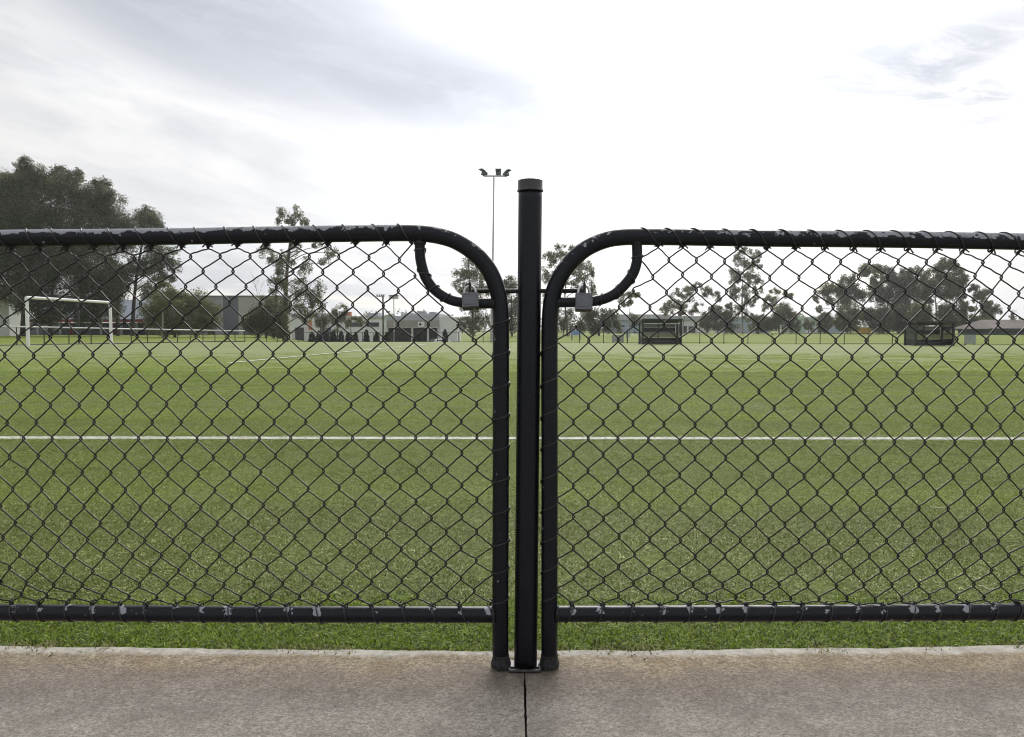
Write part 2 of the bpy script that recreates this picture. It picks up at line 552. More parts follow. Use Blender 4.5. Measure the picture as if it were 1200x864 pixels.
class MB:
    """collects shapes, then links them as one mesh object"""

    def __init__(self):
        self.v, self.f = [], []

    def add(self, V, F):
        b = len(self.v)
        self.v += [tuple(x) for x in V]
        self.f += [tuple(i + b for i in f) for f in F]

    def box(self, x0, x1, y0, y1, z0, z1):
        V = [(x, y, z) for z in (z0, z1) for y in (y0, y1) for x in (x0, x1)]
        self.add(V, [(0, 2, 3, 1), (4, 5, 7, 6), (0, 1, 5, 4), (2, 6, 7, 3), (0, 4, 6, 2), (1, 3, 7, 5)])
        return self

    def prism(self, poly, y0, y1):
        """poly: (x, z) outline anticlockwise seen from -y"""
        n = len(poly)
        V = [(x, y0, z) for x, z in poly] + [(x, y1, z) for x, z in poly]
        F = [tuple(range(n)), tuple(range(2 * n - 1, n - 1, -1))]
        F += [(i, i + n, (i + 1) % n + n, (i + 1) % n) for i in range(n)]
        self.add(V, F)
        return self

    def tube(self, pts, rad, seg=8, caps=True):
        V, F, _ = sweep(pts, rad, seg, caps)
        self.add(V, F)
        return self

    def lathe(self, c, prof, seg=24, axis=(0, 0, 1)):
        """prof: (radius, height) pairs from c along axis"""
        q = Vector((0, 0, 1)).rotation_difference(Vector(axis))
        V, F = [], []
        for r, h in prof:
            for i in range(seg):
                a = 2 * math.pi * i / seg
                V.append(Vector(c) + q @ Vector((r * math.cos(a), r * math.sin(a), h)))
        for j in range(len(prof) - 1):
            for i in range(seg):
                a, b = j * seg + i, j * seg + (i + 1) % seg
                F.append((a, b, b + seg, a + seg))
        F.append(tuple(range(seg - 1, -1, -1)))
        F.append(tuple((len(prof) - 1) * seg + i for i in range(seg)))
        self.add(V, F)
        return self

    def build(self, name, mat, parent=None, smooth=False, bevel=0.0, segs=2):
        o = raw_mesh(name, self.v, self.f, mat, parent, False)
        if bevel:
            bm = bmesh.new()
            bm.from_mesh(o.data)
            bmesh.ops.bevel(bm, geom=bm.edges[:], offset=bevel, segments=segs, affect='EDGES', profile=0.6)
            bm.to_mesh(o.data)
            bm.free()
        if smooth:
            for p in o.data.polygons:
                p.use_smooth = True
            try:
                o.data.set_sharp_from_angle(angle=R(40))
            except Exception:
                pass
        return o


def sweep(pts, rad, seg=8, caps=True):
    pts = [Vector(p) for p in pts]
    n = len(pts)
    rads = rad if isinstance(rad, (list, tuple)) else [rad] * n
    V, F = [], []
    t0 = (pts[1] - pts[0]).normalized()
    up = Vector((0, 1, 0)) if abs(t0.y) < 0.9 else Vector((0, 0, 1))
    nrm = (up - t0 * up.dot(t0)).normalized()
    ang = []
    for i in range(n):
        if i == 0:
            t = t0
        elif i == n - 1:
            t = (pts[i] - pts[i - 1]).normalized()
        else:
            t = (pts[i + 1] - pts[i - 1]).normalized()
        nrm = (nrm - t * nrm.dot(t))
        nrm = nrm.normalized() if nrm.length > 1e-6 else Vector((0, 1, 0))
        bn = t.cross(nrm)
        for k in range(seg):
            a = 2 * math.pi * k / seg
            dvec = nrm * math.cos(a) + bn * math.sin(a)
            V.append(pts[i] + dvec * rads[i])
            ang.append(dvec)
    for i in range(n - 1):
        for k in range(seg):
            a, b = i * seg + k, i * seg + (k + 1) % seg
            F.append((a, a + seg, b + seg, b))
    if caps:
        F.append(tuple(range(seg)))
        F.append(tuple((n - 1) * seg + k for k in range(seg - 1, -1, -1)))
    return V, F, ang


def catmull(pts, step=6):
    pts = [Vector(p) for p in pts]
    q = [pts[0] * 2 - pts[1]] + pts + [pts[-1] * 2 - pts[-2]]
    res = []
    for i in range(1, len(q) - 2):
        p0, p1, p2, p3 = q[i - 1], q[i], q[i + 1], q[i + 2]
        for k in range(step):
            t = k / step
            res.append(0.5 * ((2 * p1) + (p2 - p0) * t + (2 * p0 - 5 * p1 + 4 * p2 - p3) * t * t
                              + (3 * p1 - p0 - 3 * p2 + p3) * t ** 3))
    res.append(pts[-1])
    return res


def resample(pts, d):
    out_, acc = [pts[0]], 0.0
    for a, b in zip(pts, pts[1:]):
        L = (b - a).length
        if L < 1e-9:
            continue
        n = max(1, int(round(L / d)))
        for k in range(1, n + 1):
            out_.append(a.lerp(b, k / n))
    return out_


# ================================================================== SETTING: ground
GY = 1.838                       # the plane the two gates hang in


def sstep(x, a, b):
    t = min(1.0, max(0.0, (x - a) / (b - a)))
    return t * t * (3 - 2 * t)


def tz(x, y):
    """terrain height: the land dips behind the middle of the pitch"""
    u = x / max(y, 1.0)
    dip = sstep(u, -0.34, -0.26) * (1 - sstep(u, -0.06, 0.0)) * sstep(y, 54, 78)
    return -0.07 - 1.85 * dip


xs = np.concatenate([-np.geomspace(1500, 3, 60), np.linspace(-2, 2, 3), np.geomspace(3, 1500, 60)])
ys = np.concatenate([[-300, -60, -20, 0, 10, 30, 44], np.linspace(50, 140, 46), np.geomspace(150, 3000, 26)])
V = [(x, y, tz(x, y)) for y in ys for x in xs]
nx = len(xs)
F = np.array([(j * nx + i, j * nx + i + 1, (j + 1) * nx + i + 1, (j + 1) * nx + i) for j in range(len(ys) - 1) for i in range(nx - 1)])
tag(raw_mesh('grass_terrain', V, F, M_meadow, smooth=True), kind='structure')

# synthetic pitch: one flat sheet whose far edge follows the perimeter fences
far_edge = [G(*p, -0.015) for p in [(-420, 407.5), (-200, 406), (0, 404.6), (140, 403.2), (250, 401.0), (500, 400.8), (640, 402.2), (800, 403.0), (1000, 404.0), (1200, 405.4), (1500, 407.5), (1900, 410)]]
near = [Vector((30, 2.15, -0.015)), Vector((-30, 2.15, -0.015))]
poly = near[::-1]
V = [tuple(far_edge[0].xyz)] + [tuple(p) for p in far_edge[1:]] + [(30, 2.15, -0.015), (-30, 2.15, -0.015)]
tag(raw_mesh('sports_pitch', V, [tuple(range(len(V) - 1, -1, -1))], M_turf), kind='structure')

# verge of real grass between the concrete and the turf
edge_px = [(-500, 747), (-250, 752), (0, 756.8), (150, 759.3), (300, 761), (450, 762.3), (600, 763), (750, 762.2), (900, 760.6), (1050, 758.8), (1200, 756.6), (1450, 751), (1700, 745)]
edge_pts = [G(*p, 0.0) for p in edge_px]
ex = np.array([p.x for p in edge_pts])
ey = np.array([p.y for p in edge_pts])


def edge_y(x):
    return float(np.interp(x, ex, ey))


V = [(-13, 2.2, -0.0125), (13, 2.2, -0.0125), (13, 15.2, -0.0125), (-13, 15.2, -0.0125)]
tag(raw_mesh('turf_infill', V, [(0, 1, 2, 3)], M_infill), kind='structure')
V = [(-30, 1.9, -0.02), (30, 1.9, -0.02), (30, 2.4, -0.02), (-30, 2.4, -0.02)]
tag(raw_mesh('verge_soil', V, [(0, 1, 2, 3)], M_soil), kind='structure')

# footpath: two slabs with an open expansion joint on the line of the post
path = empty('footpath', (0, 1.5, 0), kind='structure')
JT = G(615, 798, 0.0)
JB = G(616.5, 864, 0.0)


def slab(side):
    n = 90
    V, top = [], []
    jx_of = lambda y: JT.x + (JB.x - JT.x) * (y - JT.y) / (JB.y - JT.y)
    xs_ = np.concatenate([np.linspace(0, 1.2, 60), np.linspace(1.25, 9, 24)]) * side
    rows = [-6, -1, 0.8, 1.2] + [1.40 + 0.012 * k for k in range(30)] + [1.80, None]
    grid = []
    r_ = random.Random(5 + side)
    for rrow in rows:
        line = []
        for k, dx in enumerate(xs_):
            if rrow is None:
                x = JT.x + dx
                e = edge_y(x)
                y = e + r_.uniform(-0.0020, 0.0020) + 0.003 * math.sin(x * 11) + 0.002 * math.sin(x * 29 + 1) - (0.010 if k == 0 else 0)
            else:
                y = rrow
                gap = (0.0026 if y < 1.78 else 0.0005) + r_.uniform(-0.0010, 0.0014)
                x = jx_of(y) + dx + (gap * side if k == 0 else 0)
            line.append((x, y))
        grid.append(line)
    m = len(xs_)
    V = [(x, y, 0.0) for line in grid for x, y in line] + [(x, y, -0.1) for line in grid for x, y in line]
    N = len(grid) * m
    F = []
    for j in range(len(grid) - 1):
        for i in range(m - 1):
            q = (j * m + i, j * m + i + 1, (j + 1) * m + i + 1, (j + 1) * m + i)
            F.append(q if side > 0 else q[::-1])
    for i in range(m - 1):
        j = len(grid) - 1
        q = (j * m + i, j * m + i + 1, N + j * m + i + 1, N + j * m + i)
        F.append(q if side > 0 else q[::-1])
    for j in range(len(grid) - 1):
        q = (j * m, (j + 1) * m, N + (j + 1) * m, N + j * m)
        F.append(q if side > 0 else q[::-1])
    return raw_mesh('concrete_slab', V, F, M_concrete, path)


slab(-1)
slab(1)
# dirt at the bottom of the joint
raw_mesh('joint_filler', [(JT.x - 0.02, -6, -0.03), (JT.x + 0.02, -6, -0.03), (JT.x + 0.02, 1.93, -0.03), (JT.x - 0.02, 1.93, -0.03)],
         [(0, 1, 2, 3)], M_opening, path)


# hairline crack running in from the lip at the left
cr = [G(*p, 0.0008) for p in [(248, 779), (255, 776.5), (262, 775), (268, 771.5), (275, 769), (281, 765.8), (288, 763.6)]]
V = [(p.x, p.y - 0.0011, p.z) for p in cr] + [(p.x, p.y + 0.0011, p.z) for p in cr]
raw_mesh('hairline_crack', V, [(i, i + 1, i + 8, i + 7) for i in range(6)], M_opening, path)


# painted pitch lines: thin sheets 4 mm over the turf
def stripe(name, a, b, wid, z=-0.011):
    d = (b - a).normalized()
    nrm = Vector((-d.y, d.x, 0)) * wid / 2
    V = [a - nrm, b - nrm, b + nrm, a + nrm]
    V = [(v.x, v.y, z) for v in V]
    return tag(raw_mesh(name, V, [(0, 1, 2, 3)], M_line), kind='structure')


SL0, SL1 = G(-700, 512.5, -0.011), G(1900, 515.0, -0.011)
stripe('sideline', SL0, SL1, 0.11, -0.0085)
stripe('penalty_area_line', G(268, 425.8, -0.011), G(500, 403.6, -0.011), 0.13, 0.002)
stripe('goal_line', G(-160, 412.5, -0.011), G(140, 403.5, -0.011), 0.12, 0.002)


# ================================================================== grass blades (stuff)
def blade_patch(name, n, size, h, wid, palette, probs, lean, seed, gauss=0.03):
    r = np.random.default_rng(seed)
    b = r.uniform(-size / 2, size / 2, (n, 2)) + r.normal(0, gauss, (n, 2))
    th = r.uniform(0, 2 * np.pi, n)
    hh = h * r.uniform(0.55, 1.15, n)
    ww = wid * r.uniform(0.7, 1.3, n)
    ld = r.uniform(0, 2 * np.pi, n)
    la = lean * r.uniform(0.15, 1.0, n) ** 0.8
    ldx, ldy = np.cos(ld) * la, np.sin(ld) * la
    wx, wy = np.cos(th) * ww / 2, np.sin(th) * ww / 2
    z0 = np.full(n, -0.004)
    base = np.stack([b[:, 0], b[:, 1], z0], 1)
    mid = base + np.stack([ldx * hh * 0.35, ldy * hh * 0.35, hh * np.maximum(0.30, 0.66 - 0.14 * la)], 1)
    tip = base + np.stack([ldx * hh * 1.0, ldy * hh * 1.0, hh * np.maximum(0.22, 1.0 - 0.42 * la)], 1)
    wv = np.stack([wx, wy, np.zeros(n)], 1)
    V = np.stack([base - wv, base + wv, mid - wv * 0.85, mid + wv * 0.85, tip], 1).reshape(-1, 3)
    i = np.arange(n) * 5
    F = np.concatenate([np.stack([i, i + 1, i + 3], 1), np.stack([i, i + 3, i + 2], 1), np.stack([i + 2, i + 3, i + 4], 1)])
    ci = r.choice(len(palette), n, p=probs)
    c = np.array(palette)[ci] * r.uniform(0.75, 1.25, (n, 1))
    cols = np.repeat(c, 5, axis=0)
    me = bpy.data.meshes.new(name)
    me.vertices.add(len(V))
    me.vertices.foreach_set('co', V.astype(np.float32).ravel())
    me.loops.add(len(F) * 3)
    me.loops.foreach_set('vertex_index', F.ravel().astype(np.int32))
    me.polygons.add(len(F))
    me.polygons.foreach_set('loop_start', np.arange(0, len(F) * 3, 3, dtype=np.int32))
    me.update(calc_edges=True)
    a = me.color_attributes.new('col', 'FLOAT_COLOR', 'POINT')
    c4 = np.ones((len(V), 4), dtype=np.float32)
    c4[:, :3] = cols
    a.data.foreach_set('color', c4.ravel())
    me.materials.append(M_blade)
    return bpy.data.objects.new(name, me)


def scatter(name, pts, variants, scl=(0.85, 1.2), kind='stuff', bands=False):
    """one object whose points each carry one of the blade patches"""
    lib = bpy.data.collections.new(name + '_patches')
    for o in variants:
        lib.objects.link(o)
    n = len(pts)
    me = bpy.data.meshes.new(name)
    me.vertices.add(n)
    me.vertices.foreach_set('co', np.asarray(pts, dtype=np.float32).ravel())
    r = np.random.default_rng(n)
    P_ = np.asarray(pts, dtype=float)
    # brushed bands lie across the view; softer blotches on top
    tone = (np.sin(P_[:, 1] * 5.3 + 0.6 * np.sin(P_[:, 0] * 0.7)) * 0.45 + np.sin(P_[:, 1] * 1.9 + P_[:, 0] * 0.12 + 1.0) * 0.5
            + np.sin(P_[:, 0] * 2.1 + P_[:, 1] * 3.3) * np.sin(P_[:, 0] * 0.9 - P_[:, 1] * 1.7 + 2.0) * 0.5 + r.normal(0, 0.35, n))
    k_ = len(variants)
    pick = np.clip(np.floor((tone / 3.0 + 0.5) * k_), 0, k_ - 1).astype(np.int32) if bands else r.integers(0, k_, n).astype(np.int32)
    a = me.attributes.new('pick', 'INT', 'POINT')
    a.data.foreach_set('value', pick)
    for an, vals in (('spin', r.uniform(0, 6.283, n)), ('size', r.uniform(*scl, n))):
        a = me.attributes.new(an, 'FLOAT', 'POINT')
        a.data.foreach_set('value', vals.astype(np.float32))
    o = bpy.data.objects.new(name, me)
    put(o)
    o['kind'] = kind
    g = bpy.data.node_groups.new(name + '_nodes', 'GeometryNodeTree')
    g.interface.new_socket('Geometry', in_out='INPUT', socket_type='NodeSocketGeometry')
    g.interface.new_socket('Geometry', in_out='OUTPUT', socket_type='NodeSocketGeometry')
    t = NT(g)
    gi, go = t.n('NodeGroupInput'), t.n('NodeGroupOutput')
    ci = t.n('GeometryNodeCollectionInfo')
    ci.inputs['Collection'].default_value = lib
    ci.inputs['Separate Children'].default_value = True
    ci.inputs['Reset Children'].default_value = True
    sp = t.n('GeometryNodeInputNamedAttribute', data_type='FLOAT')
    sp.inputs['Name'].default_value = 'spin'
    sz = t.n('GeometryNodeInputNamedAttribute', data_type='FLOAT')
    sz.inputs['Name'].default_value = 'size'
    cx = t.n('ShaderNodeCombineXYZ')
    t.link(sp.outputs['Attribute'], cx.inputs[2])
    inst = t.n('GeometryNodeInstanceOnPoints')
    inst.inputs['Pick Instance'].default_value = True
    t.link(gi.outputs[0], inst.inputs['Points'])
    t.link(ci.outputs[0], inst.inputs['Instance'])
    pk = t.n('GeometryNodeInputNamedAttribute', data_type='INT')
    pk.inputs['Name'].default_value = 'pick'
    t.link(pk.outputs['Attribute'], inst.inputs['Instance Index'])
    t.link(cx.outputs[0], inst.inputs['Rotation'])
    t.link(sz.outputs['Attribute'], inst.inputs['Scale'])
    t.link(inst.outputs[0], go.inputs[0])
    md = o.modifiers.new('blades', 'NODES')
    md.node_group = g
    return o


def sline_y(x):
    return SL0.y + (SL1.y - SL0.y) * (x - SL0.x) / (SL1.x - SL0.x)


def grid_pts(y0, y1, step, z, half=lambda y: y * 0.80 + 0.6, keep=lambda x, y: True):
    pts = []
    y = y0
    while y < y1:
        x = -half(y)
        while x < half(y):
            px_, py_ = x + random.uniform(-.55, .55) * step, y + random.uniform(-.55, .55) * step
            if keep(px_, py_):
                pts.append((px_, py_, z))
            x += step
        y += step
    return pts


TURF = [(0.066, 0.098, 0.010), (0.138, 0.190, 0.021), (0.210, 0.268, 0.042), (0.58, 0.60, 0.33), (0.31, 0.36, 0.10)]
TP = [0.29, 0.32, 0.21, 0.07, 0.11]
LINEW = [(0.62, 0.63, 0.58), (0.48, 0.50, 0.42), (0.16, 0.19, 0.08)]


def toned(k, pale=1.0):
    """the pile's colours, scaled for brushed bands; grazing sheen far off is painted in"""
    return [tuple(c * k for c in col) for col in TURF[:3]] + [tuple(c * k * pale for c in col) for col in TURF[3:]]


TONES = (0.88, 0.96, 1.04, 1.13)
SOFT = [0.20, 0.42, 0.28, 0.03, 0.07]
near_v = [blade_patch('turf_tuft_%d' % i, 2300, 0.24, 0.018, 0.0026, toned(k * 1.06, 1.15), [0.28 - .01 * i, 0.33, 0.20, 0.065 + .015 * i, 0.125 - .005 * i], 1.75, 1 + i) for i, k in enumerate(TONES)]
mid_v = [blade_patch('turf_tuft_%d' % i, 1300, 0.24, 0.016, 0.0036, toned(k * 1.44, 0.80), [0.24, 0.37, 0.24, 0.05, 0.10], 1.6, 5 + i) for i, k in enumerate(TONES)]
far_v = [blade_patch('turf_tuft_%d' % i, 1250, 0.46, 0.016, 0.0070, toned(k * 1.84, 0.62), SOFT, 1.5, 9 + i) for i, k in enumerate(TONES)]  # farther tufts paler: grazing sheen painted into the blade colours
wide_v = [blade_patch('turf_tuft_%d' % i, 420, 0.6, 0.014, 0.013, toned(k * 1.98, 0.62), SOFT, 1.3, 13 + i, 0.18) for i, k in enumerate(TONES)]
small_v = [blade_patch('turf_tuft_%d' % i, 60, 0.05, 0.020, 0.0050, toned(1.42, 0.85), TP, 1.6, 17 + i, 0.010) for i in range(3)]
line_v = [blade_patch('line_tuft_%d' % i, 80, 0.06, 0.020, 0.0052, LINEW, [0.6, 0.3, 0.1], 1.5, 21 + i, 0.012) for i in range(3)]
off = lambda x, y: abs(y - sline_y(x))
scatter('synthetic_turf_blades', grid_pts(2.20, 3.6, 0.17, -0.015), near_v, bands=True)
scatter('synthetic_turf_blades', grid_pts(3.6, 7.4, 0.17, -0.015, keep=lambda x, y: off(x, y) > 0.19), mid_v, bands=True)
scatter('synthetic_turf_blades', grid_pts(7.4, 15, 0.36, -0.015), far_v, bands=True)
scatter('synthetic_turf_blades', grid_pts(14.6, 30, 0.42, -0.015, keep=lambda x, y: random.random() < ((30 - y) / 15) ** 1.3), wide_v, bands=True)
band_ = []
for x in np.arange(-5.4, 5.4, 0.045):
    for dy in np.arange(-0.20, 0.201, 0.045):
        if abs(dy) > 0.07:
            band_.append((x + random.uniform(-.015, .015), sline_y(x) + dy + random.uniform(-.012, .012), -0.015))
scatter('synthetic_turf_blades', band_, small_v)
scatter('sideline_blades', [(x + random.uniform(-.012, .012), sline_y(x) + dy + random.uniform(-.006, .006), -0.015)
                            for x in np.arange(-5.4, 5.4, 0.045) for dy in (-0.032, 0.0, 0.032)], line_v, kind='structure')

VERGE = [(0.108, 0.176, 0.012), (0.210, 0.312, 0.022), (0.325, 0.430, 0.045), (0.48, 0.48, 0.18), (0.040, 0.064, 0.009)]
verge_v = [blade_patch('verge_tuft_%d' % s, 210, 0.07, 0.028, 0.0032, VERGE, [0.27, 0.36, 0.21, 0.03, 0.13], 1.5, s, 0.014) for s in (21, 22, 23, 24)]
dry_v = [blade_patch('verge_tuft_%d' % s, 46, 0.05, 0.020, 0.0034, [(0.42, 0.37, 0.20), (0.24, 0.28, 0.08), (0.10, 0.14, 0.02), (0.06, 0.05, 0.025)], [0.3, 0.25, 0.3, 0.15], 1.0, s, 0.012) for s in (31, 32, 33)]
vp, dp = [], []
for x in np.arange(-2.6, 2.6, 0.042):
    e = edge_y(x)
    for y in np.arange(e + 0.040, 2.24, 0.038):
        if y > 2.17 and random.random() < 0.5:
            continue
        vp.append((x + random.uniform(-.02, .02), y + random.uniform(-.015, .015), -0.018))
    if random.random() < 0.65:
        dp.append((x + random.uniform(-.02, .02), e + random.uniform(0.012, 0.034), -0.014))
    if math.sin(x * 9.0) + math.sin(x * 23.0 + 1) + random.uniform(-.8, .8) > 0.9:
        for k in range(3):
            dp.append((x + random.uniform(-.03, .03), e + random.uniform(-0.008, 0.010), -0.008))
for k in range(260):
    x = random.uniform(-2.7, 2.7)
    vp.append((x, 2.23 + abs(random.gauss(0, 0.05)), -0.018))
scatter('verge_grass', vp, verge_v)
scatter('verge_grass', dp, dry_v)

# ================================================================== THE GATES
PR = 0.0205          # pipe radius


def pipe(name, pts, rad, parent, wear_fn=None, seg=28, d=0.006, caps=True, mat=None):
    pts = resample(pts, d)
    V, F, dirs = sweep(pts, rad, seg, caps)
    wr = [0.0] * len(V)
    if wear_fn:
        for i in range(len(V)):
            wr[i] = wear_fn(V[i], dirs[i])
    return raw_mesh(name, V, F, mat or M_pipe, parent, True, wear=wr)


def tile(x0, y0, pts):
    return [(x0 + a / 4, y0 + b / 4) for a, b in pts]


ROWS_L, ROWS_R = {}, {}


def row(D, r, c0, x0, y0, pts):
    for i, p in enumerate(tile(x0, y0, pts)):
        D.setdefault(r, {})[c0 + i] = p


# --- knuckles of the left gate's mesh (photo pixels), row by row from the rail down
L = ROWS_L
row(L, 0, -0.5, 0, 260, [(50, 127), (185, 130), (310, 127), (440, 124), (575, 125), (705, 121), (850, 116), (975, 113), (1110, 111)])
row(L, 1, 0, 0, 260, [(97, 178), (227, 178), (360, 174), (495, 172), (630, 168), (766, 165), (894, 162), (1032, 160), (1172, 160)])
row(L, 2, -0.5, 0, 260, [(8, 248), (138, 245), (275, 243), (411, 241), (546, 238), (677, 236), (815, 232), (952, 230), (1092, 230)])
row(L, 3, 0, 0, 260, [(52, 318), (192, 316), (330, 314), (467, 312), (598, 308), (732, 303), (870, 302), (1012, 302), (1153, 302)])
row(L, 4, 0.5, 0, 260, [(110, 388), (249, 387), (383, 384), (520, 384), (659, 382), (797, 379), (935, 379), (1076, 379)])
row(L, 5, 0, 0, 260, [(22, 465), (168, 464), (312, 464), (448, 461), (584, 459), (720, 457), (858, 455), (997, 455), (1138, 455)])
row(L, 6, 0.5, 0, 260, [(88, 540), (236, 540), (373, 540), (507, 537), (643, 535), (780, 533), (920, 533), (1068, 535)])
row(L, 7, 0, 0, 260, [(22, 622), (158, 625), (296, 622), (435, 620), (568, 617), (703, 613), (846, 612), (990, 614), (1136, 617)])
row(L, 8, 0.5, 0, 260, [(90, 702), (227, 700), (367, 698), (505, 696), (637, 694), (776, 690), (916, 692), (1063, 695)])
row(L, 9, 0, 0, 260, [(22, 780), (161, 780), (299, 780), (436, 776), (572, 774), (708, 774), (847, 773), (988, 773), (1134, 776)])
row(L, 10, 0.5, 0, 260, [(95, 857), (237, 857), (372, 857), (508, 853), (644, 853), (781, 852), (919, 855), (1065, 855)])
row(L, 0, 8.5, 300, 260, [(45, 110), (185, 105), (335, 105), (465, 102), (610, 100), (730, 98)])
row(L, 1, 9, 300, 260, [(115, 160), (250, 162), (388, 163), (530, 167), (672, 178)])
row(L, 2, 8.5, 300, 260, [(32, 232), (173, 232), (313, 235), (456, 235), (598, 243), (745, 252)])
row(L, 3, 9, 300, 260, [(95, 305), (238, 307), (380, 308), (525, 313), (667, 322), (805, 330)])
row(L, 4, 8.5, 300, 260, [(20, 383), (162, 385), (307, 385), (453, 388), (597, 393), (735, 405), (873, 405)])
row(L, 5, 9, 300, 260, [(86, 460), (230, 463), (377, 465), (523, 470), (665, 480), (808, 482), (947, 483), (1103, 492)])
row(L, 6, 8.5, 300, 260, [(10, 537), (153, 538), (303, 540), (452, 545), (597, 548), (740, 555), (884, 560), (1030, 563)])
row(L, 7, 9, 300, 260, [(80, 618), (226, 620), (374, 622), (521, 628), (668, 635), (815, 637), (958, 637), (1105, 640)])
row(L, 8, 8.5, 300, 260, [(8, 700), (153, 700), (300, 700), (447, 704), (595, 708), (745, 714), (890, 715), (1033, 715)])
row(L, 9, 9, 300, 260, [(80, 778), (226, 778), (373, 782), (521, 785), (670, 787), (818, 790), (960, 790), (1107, 790)])
row(L, 10, 8.5, 300, 260, [(10, 857), (155, 857), (300, 857), (446, 857), (597, 857), (745, 857), (890, 857), (1035, 855)])
row(L, 13, 0, 0, 520, [(45, 58), (180, 55), (310, 53), (447, 55), (585, 55), (720, 62), (853, 65), (1000, 62), (1147, 58)])
row(L, 14, 0.5, 0, 520, [(127, 130), (252, 132), (386, 132), (520, 133), (655, 135), (788, 142), (930, 142), (1078, 138)])
row(L, 15, 0, 0, 520, [(60, 210), (196, 212), (321, 210), (454, 213), (588, 215), (720, 220), (862, 220), (1008, 216), (1157, 215)])
row(L, 16, -0.5, 0, 520, [(3, 290), (134, 292), (261, 293), (395, 292), (528, 293), (657, 298), (795, 298), (941, 298), (1088, 293)])
row(L, 17, 0, 0, 520, [(72, 367), (203, 370), (333, 370), (470, 372), (602, 378), (733, 378), (872, 380), (1020, 372), (1165, 370)])
row(L, 18, -0.5, 0, 520, [(15, 437), (148, 440), (277, 445), (410, 447), (546, 447), (679, 452), (812, 455), (952, 450), (1097, 445)])
row(L, 19, 0, 0, 520, [(93, 518), (223, 520), (350, 523), (489, 520), (623, 520), (757, 523), (890, 525), (1030, 520), (1176, 518)])
row(L, 20, -0.5, 0, 520, [(45, 578), (174, 587), (302, 590), (435, 595), (570, 595), (705, 590), (837, 593), (970, 597), (1108, 590)])
row(L, 21, -1, 0, 520, [(5, 645), (124, 648), (252, 660), (387, 660), (520, 655), (655, 660), (785, 657), (914, 660), (1050, 660), (1190, 655)])
row(L, 22, -0.5, 0, 520, [(100, 705), (220, 710), (350, 710), (480, 715), (605, 715), (735, 718), (868, 722), (998, 722), (1130, 722)])
row(L, 23, -1, 0, 520, [(58, 748), (185, 748), (312, 748), (435, 752), (567, 757), (685, 757), (815, 762), (940, 765), (1075, 767)])
row(L, 13, 9, 300, 520, [(92, 55), (240, 52), (383, 50), (528, 50), (676, 50), (823, 47), (965, 43), (1105, 40)])
row(L, 14, 8.5, 300, 520, [(23, 132), (170, 130), (316, 128), (459, 128), (603, 127), (753, 125), (897, 123), (1037, 118)])
row(L, 15, 9, 300, 520, [(102, 210), (245, 210), (390, 205), (530, 203), (677, 200), (823, 200), (965, 195), (1105, 187)])
row(L, 16, 8.5, 300, 520, [(35, 287), (178, 285), (320, 282), (465, 280), (606, 277), (750, 272), (896, 270), (1035, 263)])
row(L, 17, 9, 300, 520, [(108, 360), (249, 360), (392, 355), (536, 355), (677, 350), (823, 348), (965, 343), (1105, 335)])
row(L, 18, 8.5, 300, 520, [(40, 437), (183, 436), (324, 433), (467, 432), (612, 427), (752, 420), (893, 415), (1035, 413)])
row(L, 19, 9, 300, 520, [(117, 515), (256, 515), (396, 507), (539, 503), (682, 495), (820, 492), (962, 490), (1102, 482)])
row(L, 20, 8.5, 300, 520, [(52, 580), (190, 580), (330, 578), (472, 576), (613, 572), (752, 565), (890, 562), (1033, 548)])
row(L, 21, 9, 300, 520, [(126, 655), (265, 655), (405, 650), (542, 647), (684, 643), (823, 635), (962, 630), (1103, 610)])
row(L, 22, 8.5, 300, 520, [(67, 718), (205, 717), (340, 715), (477, 715), (620, 715), (758, 713), (894, 710), (1024, 690)])
row(L, 23, 8, 300, 520, [(8, 768), (145, 767), (285, 768), (415, 768), (545, 766), (685, 764), (828, 766), (960, 766), (1095, 752)])

# --- right gate
Q = ROWS_R
row(Q, 0, 0.5, 630, 260, [(565, 112), (680, 115), (808, 120), (940, 120), (1075, 125)])
row(Q, 1, 0, 630, 260, [(490, 178), (615, 180), (744, 182), (876, 187), (1010, 187)])
row(Q, 2, 0.5, 630, 260, [(540, 260), (679, 250), (815, 258), (948, 260), (1088, 265)])
row(Q, 3, 0, 630, 260, [(450, 322), (604, 333), (745, 323), (885, 330), (1025, 333)])
row(Q, 4, -0.5, 630, 260, [(383, 400), (527, 403), (672, 405), (818, 405), (958, 410)])
row(Q, 5, -2, 630, 260, [(180, 490), (310, 475), (450, 483), (592, 483), (742, 485), (887, 485), (1033, 485)])
row(Q, 6, -2.5, 630, 260, [(97, 560), (240, 557), (378, 555), (520, 558), (665, 558), (815, 560), (960, 560)])
row(Q, 7, -2, 630, 260, [(170, 637), (308, 637), (447, 637), (590, 635), (738, 637), (886, 640), (1035, 640)])
row(Q, 8, -2.5, 630, 260, [(100, 715), (238, 715), (378, 715), (520, 713), (665, 713), (814, 713), (963, 715)])
row(Q, 9, -2, 630, 260, [(168, 790), (308, 790), (447, 792), (590, 795), (738, 795), (888, 795), (1038, 797)])
row(Q, 0, 5.5, 900, 260, [(130, 124), (265, 126), (400, 130), (527, 130), (655, 132), (790, 134), (915, 136), (1048, 138), (1175, 142)])
row(Q, 1, 5, 900, 260, [(67, 192), (207, 190), (340, 190), (475, 190), (610, 190), (742, 192), (875, 192), (1007, 195), (1133, 202)])
row(Q, 2, 4.5, 900, 260, [(8, 265), (145, 265), (287, 263), (424, 260), (560, 262), (697, 262), (833, 258), (970, 258), (1093, 265)])
row(Q, 3, 5, 900, 260, [(82, 337), (220, 330), (363, 330), (500, 328), (642, 328), (780, 330), (920, 325), (1050, 332), (1175, 340)])
